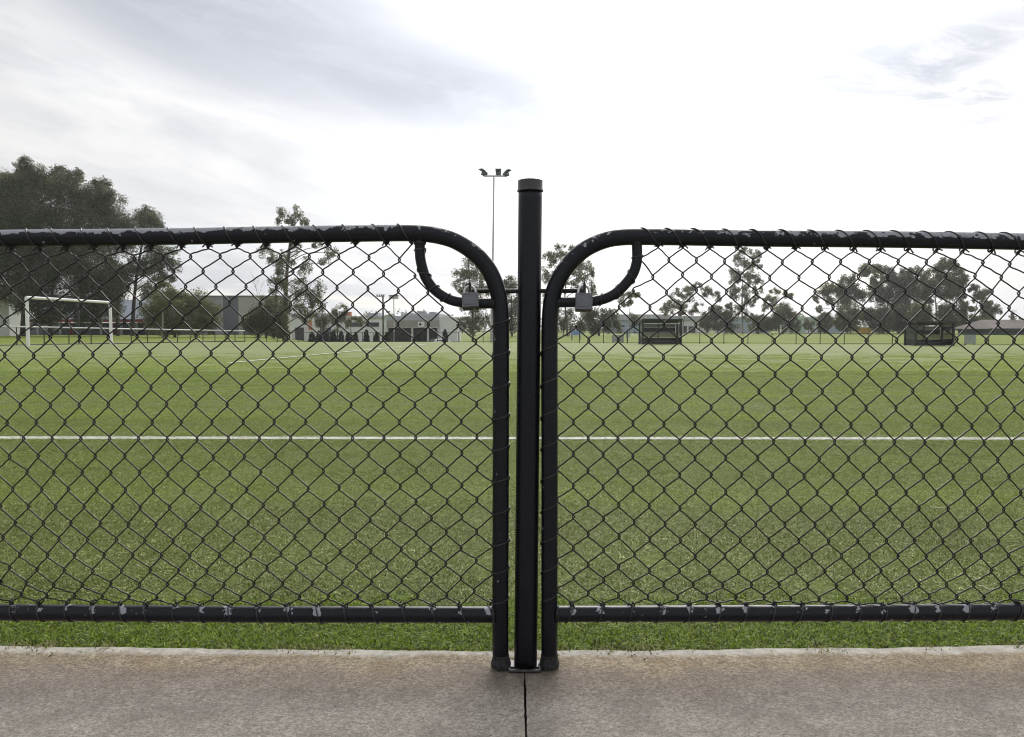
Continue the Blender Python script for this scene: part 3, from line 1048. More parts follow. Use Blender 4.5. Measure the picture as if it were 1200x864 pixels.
row(Q, 4, 4.5, 900, 260, [(18, 408), (160, 407), (305, 402), (445, 405), (583, 400), (726, 402), (868, 400), (1002, 400), (1130, 408)])
row(Q, 5, 5, 900, 260, [(97, 483), (240, 480), (382, 482), (524, 483), (663, 480), (806, 480), (943, 478), (1078, 480)])
row(Q, 6, 4.5, 900, 260, [(30, 560), (175, 558), (317, 560), (460, 560), (603, 558), (742, 557), (885, 555), (1022, 560), (1153, 560)])
row(Q, 7, 5, 900, 260, [(105, 640), (250, 637), (393, 638), (533, 637), (676, 635), (815, 635), (961, 635), (1098, 635)])
row(Q, 8, 4.5, 900, 260, [(33, 717), (181, 715), (326, 717), (467, 715), (605, 717), (748, 717), (893, 717), (1036, 717), (1167, 720)])
row(Q, 9, 5, 900, 260, [(110, 797), (255, 797), (400, 798), (537, 796), (678, 796), (823, 797), (964, 800), (1102, 802)])
row(Q, 13, -2, 630, 520, [(168, 48), (308, 52), (447, 60), (594, 65), (738, 70), (882, 68), (1032, 68)])
row(Q, 14, -2.5, 630, 520, [(100, 120), (237, 127), (376, 130), (520, 138), (666, 148), (814, 147), (957, 147)])
row(Q, 15, -2, 630, 520, [(168, 198), (308, 205), (448, 212), (594, 217), (740, 225), (882, 227), (1028, 228)])
row(Q, 16, -2.5, 630, 520, [(97, 265), (238, 280), (380, 288), (524, 293), (668, 303), (812, 303), (957, 305)])
row(Q, 17, -2, 630, 520, [(168, 343), (310, 353), (453, 368), (598, 378), (740, 380), (882, 380), (1023, 380)])
row(Q, 18, -2.5, 630, 520, [(97, 412), (238, 425), (383, 435), (527, 450), (670, 455), (810, 455), (951, 455)])
row(Q, 19, -2, 630, 520, [(168, 490), (310, 500), (455, 520), (597, 525), (740, 530), (878, 527), (1015, 527)])
row(Q, 20, -2.5, 630, 520, [(97, 550), (238, 567), (380, 578), (525, 597), (666, 597), (807, 602), (942, 602), (1077, 602)])
row(Q, 21, -2, 630, 520, [(170, 630), (310, 640), (450, 655), (592, 660), (730, 662), (868, 665), (1003, 662)])
row(Q, 22, -2.5, 630, 520, [(97, 687), (238, 702), (380, 712), (518, 718), (657, 720), (793, 720), (930, 720), (1062, 720)])
row(Q, 23, -2, 630, 520, [(165, 758), (300, 762), (440, 766), (580, 766), (712, 762), (853, 760), (980, 762)])
row(Q, 13, 5, 900, 520, [(98, 77), (241, 75), (378, 72), (523, 75), (668, 77), (808, 80), (946, 80), (1077, 80)])
row(Q, 14, 4.5, 900, 520, [(22, 150), (170, 155), (305, 152), (447, 152), (588, 155), (729, 155), (868, 157), (1002, 158), (1130, 157)])
row(Q, 15, 5, 900, 520, [(92, 230), (231, 232), (372, 230), (509, 232), (648, 232), (789, 235), (922, 235), (1054, 235), (1185, 233)])
row(Q, 16, 4.5, 900, 520, [(13, 308), (155, 308), (297, 305), (433, 307), (572, 307), (708, 305), (845, 308), (980, 312), (1105, 312)])
row(Q, 17, 5, 900, 520, [(80, 383), (220, 382), (358, 383), (496, 383), (630, 382), (765, 382), (897, 385), (1030, 385), (1158, 382)])
row(Q, 18, 4.5, 900, 520, [(5, 455), (145, 457), (284, 460), (421, 458), (556, 458), (686, 457), (820, 460), (951, 460), (1081, 462)])
row(Q, 19, 5, 900, 520, [(70, 525), (206, 527), (345, 528), (475, 528), (610, 530), (742, 532), (871, 528), (1000, 530), (1128, 527)])
row(Q, 20, 5.5, 900, 520, [(130, 598), (267, 600), (401, 600), (530, 598), (662, 600), (793, 602), (922, 602), (1048, 597), (1176, 597)])
row(Q, 21, 5, 900, 520, [(53, 662), (187, 665), (320, 668), (450, 665), (581, 665), (708, 663), (837, 663), (965, 662), (1093, 662)])
row(Q, 22, 5.5, 900, 520, [(107, 728), (240, 730), (370, 727), (503, 735), (628, 730), (757, 718), (885, 720), (1013, 722), (1136, 720)])
row(Q, 23, 5, 900, 520, [(25, 760), (155, 762), (290, 764), (425, 770), (545, 766), (680, 762), (800, 766), (930, 760), (1060, 764), (1175, 752)])


def complete(D, c_out, side):
    """fill the two hidden-by-tiling rows, then carry the weave on past the frame"""
    def mean(r, ra, rb, t):
        for c in set(D.get(ra, {})) & set(D.get(rb, {})):
            a, b = D[ra][c], D[rb][c]
            D.setdefault(r, {}).setdefault(c, (a[0] + (b[0] - a[0]) * t, a[1] + (b[1] - a[1]) * t))
    if side > 0:
        for c in set(D[8]) & set(D[14]):
            a, b = D[8][c], D[14][c]
            D.setdefault(10, {})[c] = (a[0] + (b[0] - a[0]) / 3, a[1] + (b[1] - a[1]) / 3)
    mean(11, 9, 13, 0.5)
    mean(12, 10, 14, 0.5)
    for r in range(24):
        cs = sorted(D[r])
        if side < 0:
            c, stepc, xe = cs[0], -1, lambda q: -318 + (q + 9.5) * 34.0
            slope = (D[r][cs[5]][1] - D[r][cs[0]][1]) / 5
        else:
            c, stepc, xe = cs[-1], 1, lambda q: 1526 - (22.5 - q) * 34.0
            slope = (D[r][cs[-1]][1] - D[r][cs[-6]][1]) / 5
        p0 = D[r][c]
        c_end = c_out - 0.5 * stepc * (r % 2)      # every row finishes on the outer stile
        n_ = int(round((c_end - c) * stepc))
        for k in range(1, n_ + 1):
            q = c + stepc * k
            D[r][q] = (p0[0] + (xe(c_end) - p0[0]) * k / n_, p0[1] + slope * k * stepc * 0.35)


complete(ROWS_L, -9.5, -1)
complete(ROWS_R, 22.5, 1)

WR = 0.00182          # wire radius
FY = 0.0028           # how far each slanting run stands in front of or behind the mesh plane


def add_wires(D, gate, seed):
    r_ = random.Random(seed)
    evens = sorted({c for r in range(0, 24, 2) for c in D[r]})
    odds = sorted({c for r in range(1, 24, 2) for c in D[r]})
    for e in evens:
        for o_ in (e - 0.5, e + 0.5):
            if o_ not in odds:
                continue
            start = 0
            for r in range(24):
                if (e if r % 2 == 0 else o_) not in D[r]:
                    start = r + 1
            if start > 12:
                continue
            pts = []
            right_even = o_ < e                      # the wire turns at its right-hand side on even rows
            for r in range(start, 24):
                px, py = D[r][e if r % 2 == 0 else o_]
                K = P(px, py, GY)
                s = 1 if ((r % 2 == 0) == right_even) else -1
                f_in = -FY if s > 0 else FY          # "\" runs lie in front, "/" runs behind
                kz = 0.0062 + r_.uniform(-.0008, .0008)
                if r == start:
                    pts.append(K + Vector((-0.002 * s, -f_in * 0.6, 0.002)))
                else:
                    pts.append(K + Vector((-0.0030 * s, f_in, kz + 0.0012)))
                    pts.append(K + Vector((0.0013 * s, f_in * 0.8, kz * 0.55)))
                pts.append(K + Vector((0.0022 * s, 0, 0)))
                if r == 23:
                    pts.append(K + Vector((-0.001 * s, -f_in, -0.004)))
                else:
                    pts.append(K + Vector((0.0013 * s, -f_in * 0.8, -kz * 0.55)))
                    pts.append(K + Vector((-0.0030 * s, -f_in, -kz - 0.0012)))
                    r2 = r + 1
                    nx_, ny_ = D[r2][e if r2 % 2 == 0 else o_]
                    K2 = P(nx_, ny_, GY)
                    for t in (0.36, 0.64):
                        mpt = K.lerp(K2, t)
                        bow = (0.5 - t) * 0.012
                        pts.append(mpt + Vector((0, -f_in, -bow * 0.55 + r_.uniform(-.0006, .0006))))
            # twisted pigtails at the selvedges
            if start == 0:
                K = pts[0]
                sgn = 1 if right_even else -1
                tail = [K + Vector((0.013 * sgn + r_.uniform(-.003, .003), -0.004, -0.006 + r_.uniform(-.004, .004))),
                        K + Vector((0.005 * sgn, -0.0055, 0.001)), K + Vector((-0.003 * sgn, -0.003, 0.0045)),
                        K + Vector((-0.004 * sgn, 0.004, 0.000)), K + Vector((0.001 * sgn, 0.0045, -0.004))]
                pts = tail + pts
            K = pts[-1]
            sgn = r_.choice((-1, 1))
            pts += [K + Vector((0.004 * sgn, -0.002, 0.003)), K + Vector((0.007 * sgn, 0.003, 0.009)),
                    K + Vector((0.002 * sgn, 0.004, 0.013 + r_.uniform(0, .004)))]
            V, F, _ = sweep(catmull(pts, 3), WR, 6)
            raw_mesh('mesh_wire', V, F, M_wire, gate, True)


def lacing(path_fn, turns, rad, gate, front=0.35, seed=0, name='lacing_wire', d0=None):
    """wire wound round a pipe: path_fn(u) -> (centre, axis, up, front) ; turns = list of u where a wrap starts and ends in front"""
    pts = []
    n = 14
    for (ua, ub), nxt in zip(turns, turns[1:] + [None]):
        for k in range(n + 1):
            th = math.pi / 2 - math.pi * k / n            # top -> front -> bottom
            u = ua + (ub - ua) * k / n
            c, up, fr = path_fn(u)
            pts.append(c + up * (math.sin(th) * rad) + fr * (math.cos(th) * rad))
        if nxt:
            for k in range(1, n):
                th = -math.pi / 2 - math.pi * k / n       # bottom -> back -> top
                u = ub + (nxt[0] - ub) * k / n
                c, up, fr = path_fn(u)
                pts.append(c + up * (math.sin(th) * rad) + fr * (math.cos(th) * rad))
    V, F, _ = sweep(pts, WR * 0.9, 6)
    return raw_mesh(name, V, F, M_lace, gate, True)


def px_curve(pts):
    xs_ = [p[0] for p in pts]
    ys_ = [p[1] for p in pts]
    return lambda x: float(np.interp(x, xs_, ys_))


FRONT = Vector((0, -1, 0))
UP = Vector((0, 0, 1))

# ---------------- left gate
TOP_L = [(-290, 286.0), (-150, 282.5), (0, 279.4), (75, 278.6), (150, 278.0), (225, 277.0), (300, 275.6), (375, 274.4), (450, 273.4)]
BEND_L = [(480, 273.2), (497, 274.0), (513, 276.2), (530, 280.9), (546, 289.4), (560.5, 300.8), (571.8, 314.7), (579.4, 330.2), (584.4, 346.5), (586.6, 364), (587, 385)]
BOT_L = [(-300, 713.5), (0, 717.5), (150, 718.9), (300, 720.0), (577, 720.4)]
TOP_R = [(760.5, 277.7), (830, 278.6), (900, 279.6), (1050, 280.9), (1200, 283.4), (1350, 286), (1495, 288.8)]
BEND_R = [(644, 392), (644.5, 374), (646.1, 355.9), (650.3, 337.6), (658.9, 320), (672.5, 303.4), (688.3, 290.5), (709.4, 281.4), (730.4, 278.0)]
BOT_R = [(653, 719.6), (800, 719.2), (930, 718.75), (1200, 717), (1495, 713.5)]
tieL = sorted(v[0] for v in ROWS_L[0].values())
tieR = sorted(v[0] for v in ROWS_R[0].values())
btieL = sorted(v[0] for v in ROWS_L[23].values())
btieR = sorted(v[0] for v in ROWS_R[23].values())


def px_of(v):
    """photo column and row of a world point (used to rub paint where the ties sit)"""
    q = Vector(v) - Vector((0, 0, CAM_H))
    c, s = math.cos(PITCH), math.sin(PITCH)
    dep = q.y * c - q.z * s
    return 600 + FPX * q.x / dep, 432 - FPX * (q.y * s + q.z * c) / dep


def near_tie(x, ties, wid):
    i = np.searchsorted(ties, x)
    best = min((abs(x - ties[j]) for j in (i - 1, i) if 0 <= j < len(ties)), default=99)
    return max(0.0, 1 - best / wid)


def wear_left(v, d):
    x, y = px_of(v)
    upn = d.z
    if y > 330:
        return 0.0
    amt = float(np.interp(x, [0, 330, 430, 470, 600], [1.0, 0.95, 0.75, 0.40, 0.25]))
    return amt * 0.64 * sstep(upn, 0.0, 0.86) + 0.16 * near_tie(x, [t - 6 for t in tieL], 7) * sstep(upn, -0.15, 0.3)


def wear_right(v, d):
    x, y = px_of(v)
    upn = d.z
    if y > 330:
        return 0.0
    amt = float(np.interp(x, [640, 760, 920, 960, 1200], [0.22, 0.22, 0.30, 0.46, 0.52]))
    return amt * sstep(upn, -0.1, 0.4) + 0.24 * float(np.interp(x, [760, 920, 1000], [0.2, 0.5, 1])) * near_tie(x, [t - 9 for t in tieR], 9) * sstep(upn, 0.0, 0.4)


def wear_bot(ties):
    def fn(v, d):
        x, y = px_of(v)
        k = int(np.argmin([abs(x - q) for q in ties]))
        vary = 0.62 + 0.45 * ((k * 7919 % 13) / 12.0)
        return 0.60 * vary * near_tie(x, ties, 9) * sstep(d.z, -0.05, 0.5) + 0.50 * near_tie(x, [t + 9 for t in ties], 6) * (1 - sstep(d.z, -0.75, -0.45))
    return fn


def make_gate(side, label):
    D = ROWS_L if side < 0 else ROWS_R
    st = 587.0 if side < 0 else 643.8
    base = G(st, 783, 0.0)
    g = empty('chain_link_gate', (base.x, GY, 0), label, 'gate', 'pair of low black chain link gates')
    foot = P(st - 0.5 * (side < 0), 768, GY)
    outer_px = -292 if side < 0 else 1500
    if side < 0:
        pts = TOP_L + BEND_L
        stile = [(587, 450), (586.8, 560), (586.4, 700)]
    else:
        pts = (BEND_R + TOP_R)[::-1]
        stile = [(643.9, 450), (644, 560), (643.8, 700)]
    line = [P(x, y, GY) for x, y in pts] + [P(x, y, GY) for x, y in stile] + [foot]
    # outer end: the pipe turns down to its own hinge-side stile beyond the frame
    a0 = line[0]
    outx = P(-330 if side < 0 else 1537, 400, GY).x
    outer = [Vector((outx, GY, 0.03)), Vector((outx, GY, 0.5)), Vector((outx, GY, a0.z - 0.09)), Vector((outx - side * 0.022, GY, a0.z - 0.022))]
    line = outer + line
    pipe('frame_pipe', catmull(line, 8), PR, g, wear_left if side < 0 else wear_right)
    # bottom rail
    bp = [p for p in (BOT_L if side < 0 else BOT_R)]
    bl = [P(x, y, GY) for x, y in bp]
    bl = [Vector((outx, GY, bl[0 if side < 0 else -1].z))] + bl if side < 0 else bl + [Vector((outx, GY, bl[-1].z))]
    pipe('bottom_rail', bl, PR * 0.99, g, wear_bot(btieL if side < 0 else btieR))
    # curved inner brace where the lock sits
    if side < 0:
        bow = [(492, 280), (492.3, 299.7), (494.8, 313.2), (499.6, 326.8), (508.6, 338.8), (520.6, 347.8), (534, 353.1), (555, 355.4), (580, 355.8)]
    else:
        bow = [(746.2, 283), (746.7, 299.7), (745.5, 310.2), (741, 322.3), (730.4, 335.8), (718.4, 345.6), (703.3, 351.6), (685, 353.9), (650, 354.6)]
    bowp = catmull([P(x, y, GY) for x, y in bow], 8)
    pipe('corner_brace', bowp, 0.0128, g, lambda v, d: -0.2, seg=20)
    # weld beads where brace and rail meet the frame
    for (x, y, r0, ax) in ((bow[0][0], 285.0, 0.0155, UP), ((578 if side < 0 else 653.5), bow[-1][1], 0.0152, Vector((1, 0, 0))),
                           ((578.2 if side < 0 else 653.0), 720 if side < 0 else 719.5, 0.0225, Vector((1, 0, 0)))):
        c = P(x, y, GY)
        MB().lathe(c - ax * 0.005, [(r0 * 0.85, 0), (r0, 0.003), (r0 * 1.02, 0.006), (r0 * 0.85, 0.010)], 20, ax).build('weld_bead', M_darksteel, g, True)
    add_wires(D, g, 3 + side)
    # lacing on the top rail
    tc_ = px_curve(TOP_L + BEND_L if side < 0 else BEND_R + TOP_R)

    def top_fn(u):
        return P(u, tc_(u), GY), UP, FRONT
    rr = random.Random(40 + side)
    if side < 0:
        turns = [(t - 16 + rr.uniform(-2, 2), t + 1) for t in tieL if -300 < t < 500]
    else:
        turns = [(t - 20 + rr.uniform(-2, 2), t + 2) for t in tieR if 740 < t < 1500]
    lacing(top_fn, turns, PR + WR * 0.8, g)
    # lacing on the bottom rail
    bc_ = px_curve(BOT_L if side < 0 else BOT_R)

    def bot_fn(u):
        return P(u, bc_(u), GY), UP, FRONT
    bt = [t for t in (btieL if side < 0 else btieR) if -300 < t < 1515]
    sg = 1 if side < 0 else -1
    if side < 0:
        turns = [(t - 1, t + 8 + rr.uniform(-2, 2)) for t in bt]
    else:
        turns = [(t + 2, t - 8 + rr.uniform(-2, 2)) for t in bt]
    lacing(bot_fn, turns, PR + WR * 0.45, g)
    # lacing on the meeting stile
    ec = 16 if side < 0 else -2.5
    ties = [D[r][ec][1] for r in range(5 if side < 0 else 6, 24 if side < 0 else 23, 2) if ec in D[r]]

    def st_fn(u):
        return P(st, u, GY), Vector((side, 0, 0)), FRONT
    if side < 0:
        turns = [(t, t - 10) for t in ties]
    else:
        turns = [(t, t + 14) for t in ties]

    def st_fn2(u):
        c, up, fr = st_fn(u)
        return c, up, fr
    lacing(st_fn2, turns, PR + WR * 0.8, g)
    # lacing on the brace
    L_ = [0.0]
    for a, b in zip(bowp, bowp[1:]):
        L_.append(L_[-1] + (b - a).length)

    def bow_fn(u):
        s = max(0, min(L_[-1] * 0.999, u * L_[-1]))
        i = int(np.searchsorted(L_, s)) or 1
        a, b = bowp[i - 1], bowp[i]
        tdir = (b - a).normalized()
        c = a.lerp(b, (s - L_[i - 1]) / max(1e-9, L_[i] - L_[i - 1]))
        return c, tdir.cross(FRONT).normalized(), FRONT
    ws = [(0.10, 0.08), (0.26, 0.33), (0.42, 0.46), (0.56, 0.60)] if side < 0 else [(0.14, 0.11), (0.28, 0.32), (0.44, 0.49), (0.60, 0.64)]
    lacing(bow_fn, ws, 0.0128 + WR * 0.8, g)
    # dusty collar at the foot
    f = P(st, 767, GY)
    MB().lathe((f.x, GY, 0.006), [(0.0250, 0), (0.0255, 0.003), (0.0252, 0.010), (0.0236, 0.013), (0.0226, 0.019), (0.0212, 0.022), (0.0216, 0.028), (0.0206, 0.031)], 28).build('foot_collar', M_rust, g, True)
    return g


GATE_L = make_gate(-1, 'left gate leaf of black chain link, paint worn pale along its whole top rail')
GATE_R = make_gate(1, 'right gate leaf of black chain link, top rail only patchily chipped')

# ---------------- post between the gates
PY = GY + 0.012
pb, pt = P(615.9, 783, PY), P(621.4, 224, PY)
post = empty('gate_post', (pb.x, PY, 0), 'tall round black steel post with domed cap between the two gates', 'post')
PRAD = 0.0293
pipe('post_tube', [Vector((pb.x, PY, P(616, 784, PY - 0.029).z)), Vector((pt.x, PY, pt.z))], PRAD, post, lambda v, d: -0.12, seg=40, d=0.02)
ztop = P(621.5, 208, PY).z
zc = pt.z
h = ztop - zc
MB().lathe((pt.x, PY, zc - 0.002), [(PRAD + 0.0012, 0), (PRAD + 0.0032, 0.001), (PRAD + 0.0028, 0.004), (PRAD + 0.0012, 0.006), (PRAD + 0.001, h * 0.80), (PRAD - 0.004, h * 0.9), (0.014, h * 0.94), (0.010, h * 1.04), (0.004, h * 1.1), (0.0005, h * 1.11)], 40).build('post_cap', M_capgrey, post, True)
# foot plate, drop staple and base ring
f0 = G(616, 783, 0.0)
mb = MB()
mb.box(pb.x - 0.050, pb.x + 0.045, PY - 0.016, PY + 0.022, 0.0005, 0.0050)
mb.build('base_plate', M_darksteel, post, False, 0.0015)
zs = 0.0046
sx0, sx1 = G(596.5, 786, 0).x, G(633, 786, 0).x
sy = G(615, 788.5, 0).y
MB().tube(catmull([Vector((sx0, GY + 0.01, zs)), Vector((sx0, sy + 0.012, zs)), Vector((sx0 + 0.001, sy + 0.003, zs)), Vector((sx0 + 0.006, sy, zs)), Vector((0.5 * (sx0 + sx1), sy - 0.001, zs)), Vector((sx1 - 0.006, sy, zs)), Vector((sx1 - 0.001, sy + 0.003, zs)), Vector((sx1, sy + 0.012, zs)), Vector((sx1, GY + 0.01, zs))], 5), 0.0042, 10).build('drop_staple', M_wornsteel, post, True)
# latch arms: run behind each stile to an upright tongue the padlock goes through
for sd, xa, xb, yy in ((-1, 606, 551.5, 340.6), (1, 631, 683.5, 340.3)):
    a = P(xa, yy, GY)
    b = P(xb, yy, GY)
    yb = GY + PR + 0.007
    mb = MB()
    mb.tube([Vector((a.x - sd * 0.004, yb, a.z)), Vector((b.x, yb, b.z))], 0.0056, 12)
    arm = mb.build('latch_arm', M_darksteel, post, True)
    tg = MB()
    z0 = P(xb, 343, GY).z
    tg.prism([(b.x - 0.0032, z0 - 0.004), (b.x + 0.0032, z0 - 0.004), (b.x + 0.0032, z0 + 0.018), (b.x + 0.001, z0 + 0.026), (b.x - 0.001, z0 + 0.026), (b.x - 0.0032, z0 + 0.018)], GY - 0.035, yb + 0.004)
    t_ob = tg.build('tongue', M_darksteel, post, False, 0.0008)


# ---------------- padlocks
def padlock(x0, x1, yt, yb, tilt, label, roll):
    Yf = GY - 0.040
    c = P((x0 + x1) / 2, (yt + yb) / 2, Yf)
    wid = (x1 - x0) * S(Yf)
    hgt = (yb - yt) * S(Yf)
    dep = 0.023
    root = empty('padlock', tuple(c), label, 'padlock', 'padlocks on the gate latch')
    o = []
    # laminated body: thin plates, each a hair apart
    mb = MB()
    n = 7
    for k in range(n):
        z0 = -hgt / 2 + hgt * k / n
        mb.box(-wid / 2, wid / 2, 0, dep, z0 + 0.00012, z0 + hgt / n - 0.00012)
    body = mb.build('body', M_lockbody, None, False, 0.0005, 1)
    und = MB().box(-wid / 2 + 0.0008, wid / 2 - 0.0008, 0.0008, dep - 0.0008, -hgt / 2 - 0.0035, -hgt / 2 + 0.0005).build('base_bumper', M_lockunder, None, False, 0.0012)
    key = MB().lathe((wid * 0.22, dep * 0.4, -hgt / 2 - 0.0048), [(0.0052, 0), (0.0056, 0.0008), (0.0056, 0.0016)], 20).build('keyway', M_brass, None, True)
    sh = [Vector((-wid * 0.33, dep / 2, hgt / 2 - 0.004))]
    for k in range(13):
        a = math.pi - math.pi * k / 12
        sh.append(Vector((math.cos(a) * wid * 0.33, dep / 2, hgt / 2 + 0.005 + math.sin(a) * wid * 0.36)))
    sh.append(Vector((wid * 0.33, dep / 2, hgt / 2 - 0.004)))
    shk = MB().tube(sh, 0.0034, 12).build('shackle', M_chrome, None, True)
    plate = MB().box(-wid * 0.36, wid * 0.36, -0.0006, 0.0002, -hgt * 0.34, hgt * 0.30).build('stamped_face', M_lockbody, None, False)
    for ob in (body, und, key, shk, plate):
        ob.parent = root
    root.rotation_euler = (tilt, roll, 0)
    return root


padlock(541.2, 560.6, 342.3, 359.5, R(-16), 'left padlock, leaning forward so its dark underside shows, in front of the left brace', R(-4))
padlock(674.8, 694.4, 343.0, 362.5, R(-9), 'right padlock, hanging nearly straight in front of the right brace', R(2))


# ================================================================== small litter
def twig(name, pts, rad, label, cat='twig'):
    c = pts[0]
    V, F, _ = sweep(catmull(pts, 4), rad, 6)
    o = raw_mesh(name, [Vector(v) - c for v in V], F, M_twig, None, True)
    o.location = c
    tag(o, label, cat)
    return o


a, b = G(1147, 686.5, 0.012), G(1161, 692.5, 0.012)
twig('twig', [a, a.lerp(b, 0.5) + Vector((0, 0.003, 0.004)), b], 0.0022, 'pale dry stick lying on the turf low at the right, just above the bottom rail')
a, b = G(1092.5, 595, 0.012), G(1107, 596.5, 0.012)
twig('twig', [a, a.lerp(b, 0.5) + Vector((0, -0.006, 0.003)), b], 0.0028, 'pale stick lying on the turf farther out, right of the middle of the right gate')
a, b = G(53, 771, 0.003), G(60, 765.5, 0.004)
tw = twig('seed_stalk', [a, a.lerp(b, 0.45) + Vector((0.002, 0.002, 0.001)), b], 0.0011, 'tiny dry seed stalk with a pale pod on the concrete lip at far left', 'stalk')
sp = bmesh.new()
bmesh.ops.create_icosphere(sp, subdivisions=2, radius=0.0042)
me = bpy.data.meshes.new('pod')
sp.to_mesh(me)
sp.free()
me.materials.append(M_twig)
pod = put(bpy.data.objects.new('pod', me), tw)
pod.location = b - a + Vector((0.002, 0, 0.001))
pod.scale = (1.4, 0.9, 0.8)
for i, (px, py, lb) in enumerate(((161, 663.5, 'small pale leaf on the turf below the middle of the left gate'), (1169, 546.5, 'small white petal on the turf near the right edge, under the sideline'))):
    c = G(px, py, 0.012)
    q = 0.010 + 0.004 * i
    V = [(-q, 0, 0), (-q * .3, -q * .5, .003), (q * .5, -q * .4, .004), (q, 0, .001), (q * .4, q * .5, .003), (-q * .4, q * .45, .004), (0, 0, .006)]
    V += [(x, y, z - 0.001) for x, y, z in V]
    F = [(i_, (i_ + 1) % 6, 6) for i_ in range(6)] + [((i_ + 1) % 6 + 7, i_ + 7, 13) for i_ in range(6)] + [(i_, i_ + 7, (i_ + 1) % 6 + 7, (i_ + 1) % 6) for i_ in range(6)]
    lf = raw_mesh('fallen_leaf', V, F, M_twig, None, True)
    lf.location = c
    tag(lf, lb, 'leaf')


# ================================================================== far perimeter: goal, fences, shelters
def strut(mb, a, b, r, seg=8):
    mb.tube([Vector(a), Vector(b)], r, seg)


def place(px, Y, z=0.0):
    return Vector(((px - 600) / FPX * Y, Y, z))


# goal: near post, far post, bar, dark back stays
gl0, gl1 = G(33, 405.8, -0.015), G(130.4, 403.6, -0.015)
gtop0, gtop1 = P(33, 348.2, gl0.y).z, P(130.4, 354.2, gl1.y).z
goal = empty('football_goal', tuple(gl0), 'white football goal frame standing on the far left of the pitch', 'goal')
MB().tube([gl0, Vector((gl0.x, gl0.y, gtop0))], 0.085, 14).build('goal_post', M_whitemetal, goal, True)
MB().tube([gl1, Vector((gl1.x, gl1.y, gtop1))], 0.085, 14).build('goal_post', M_whitemetal, goal, True)
MB().tube([Vector((gl0.x, gl0.y, gtop0 - 0.02)), Vector((gl1.x, gl1.y, gtop1 - 0.02))], 0.075, 14).build('crossbar', M_whitemetal, goal, True)
mid = G(93, 404.0, -0.05)
MB().tube([Vector((mid.x, mid.y, -0.05)), Vector((mid.x, mid.y, P(93, 355, mid.y).z))], 0.055, 10).build('net_pole', M_fencedark, goal, True)


def perimeter(name, posts, tops, label, mrail, rail_r, post_r, cat='fence'):
    """posts: ground points; tops: height of each"""
    root = empty(name, tuple(posts[0]), label, cat)
    me0 = None
    for p, hh in zip(posts, tops):
        mb = MB().tube([Vector((0, 0, -0.05)), Vector((0, 0, 1.0))], post_r, 8)
        if me0 is None:
            o = mb.build('post', M_fencedark, None, True)
            me0 = o.data
        else:
            o = put(bpy.data.objects.new('post', me0))
        o.parent = root
        o.location = p - Vector(root.location)
        o.scale = (1, 1, hh)
    MB().tube([p + Vector((0, 0, hh)) for p, hh in zip(posts, tops)], rail_r, 8).build('top_rail', mrail, root, True)
    MB().tube([p + Vector((0, 0, 0.05)) for p in posts], rail_r * 0.8, 6).build('bottom_rail', M_fencedark, root, True)
    return root


lp = [(-140, 409.0, 379.6), (-85, 407.8, 381.0), (-32, 406.6, 382.3), (20, 405.6, 383.0), (52, 404.9, 383.6), (81, 404.4, 384.2), (107, 404.0, 384.8), (131, 403.5, 385.3), (154, 403.0, 385.8), (173, 402.5, 386.1), (191.5, 402.2, 386.4), (208, 401.9, 386.7), (223, 401.6, 387.0), (238, 401.4, 387.3), (252, 401.2, 387.5), (264, 401.1, 387.7), (275.5, 401.0, 387.9), (287, 400.9, 388.0)]
pp = [G(x, y, -0.05) for x, y, t in lp]
perimeter('perimeter_fence', pp, [P(x, t, p.y).z + 0.05 for (x, y, t), p in zip(lp, pp)], 'pale railed perimeter fence behind the goal with dark posts', M_galv, 0.042, 0.03)
rp = []
x = 538.0
k = 0
while x < 1500:
    yb_ = float(np.interp(x, [500, 640, 800, 1000, 1200, 1500], [400.6, 401.8, 402.6, 403.6, 404.8, 406.6]))
    rp.append((x, yb_, yb_ - 12.6))
    x += 28.2
pp = [G(x, y, -0.05) for x, y, t in rp]
perimeter('perimeter_fence', pp, [P(x, t, p.y).z + 0.05 for (x, y, t), p in zip(rp, pp)], 'low dark perimeter fence along the far side, behind the two shelters', M_fencedark, 0.016, 0.026)
mp = []
for x in np.arange(300, 540, 12.5):
    mp.append((x, 401.4, 389.5))
pp = [G(x, 400.9, -0.05) for x, y, t in mp]
midf = perimeter('perimeter_fence', pp, [P(x, t, p.y).z + 0.05 for (x, y, t), p in zip(mp, pp)], 'dark wire fence before the hedges and warehouse at middle left', M_fencedark, 0.016, 0.022)


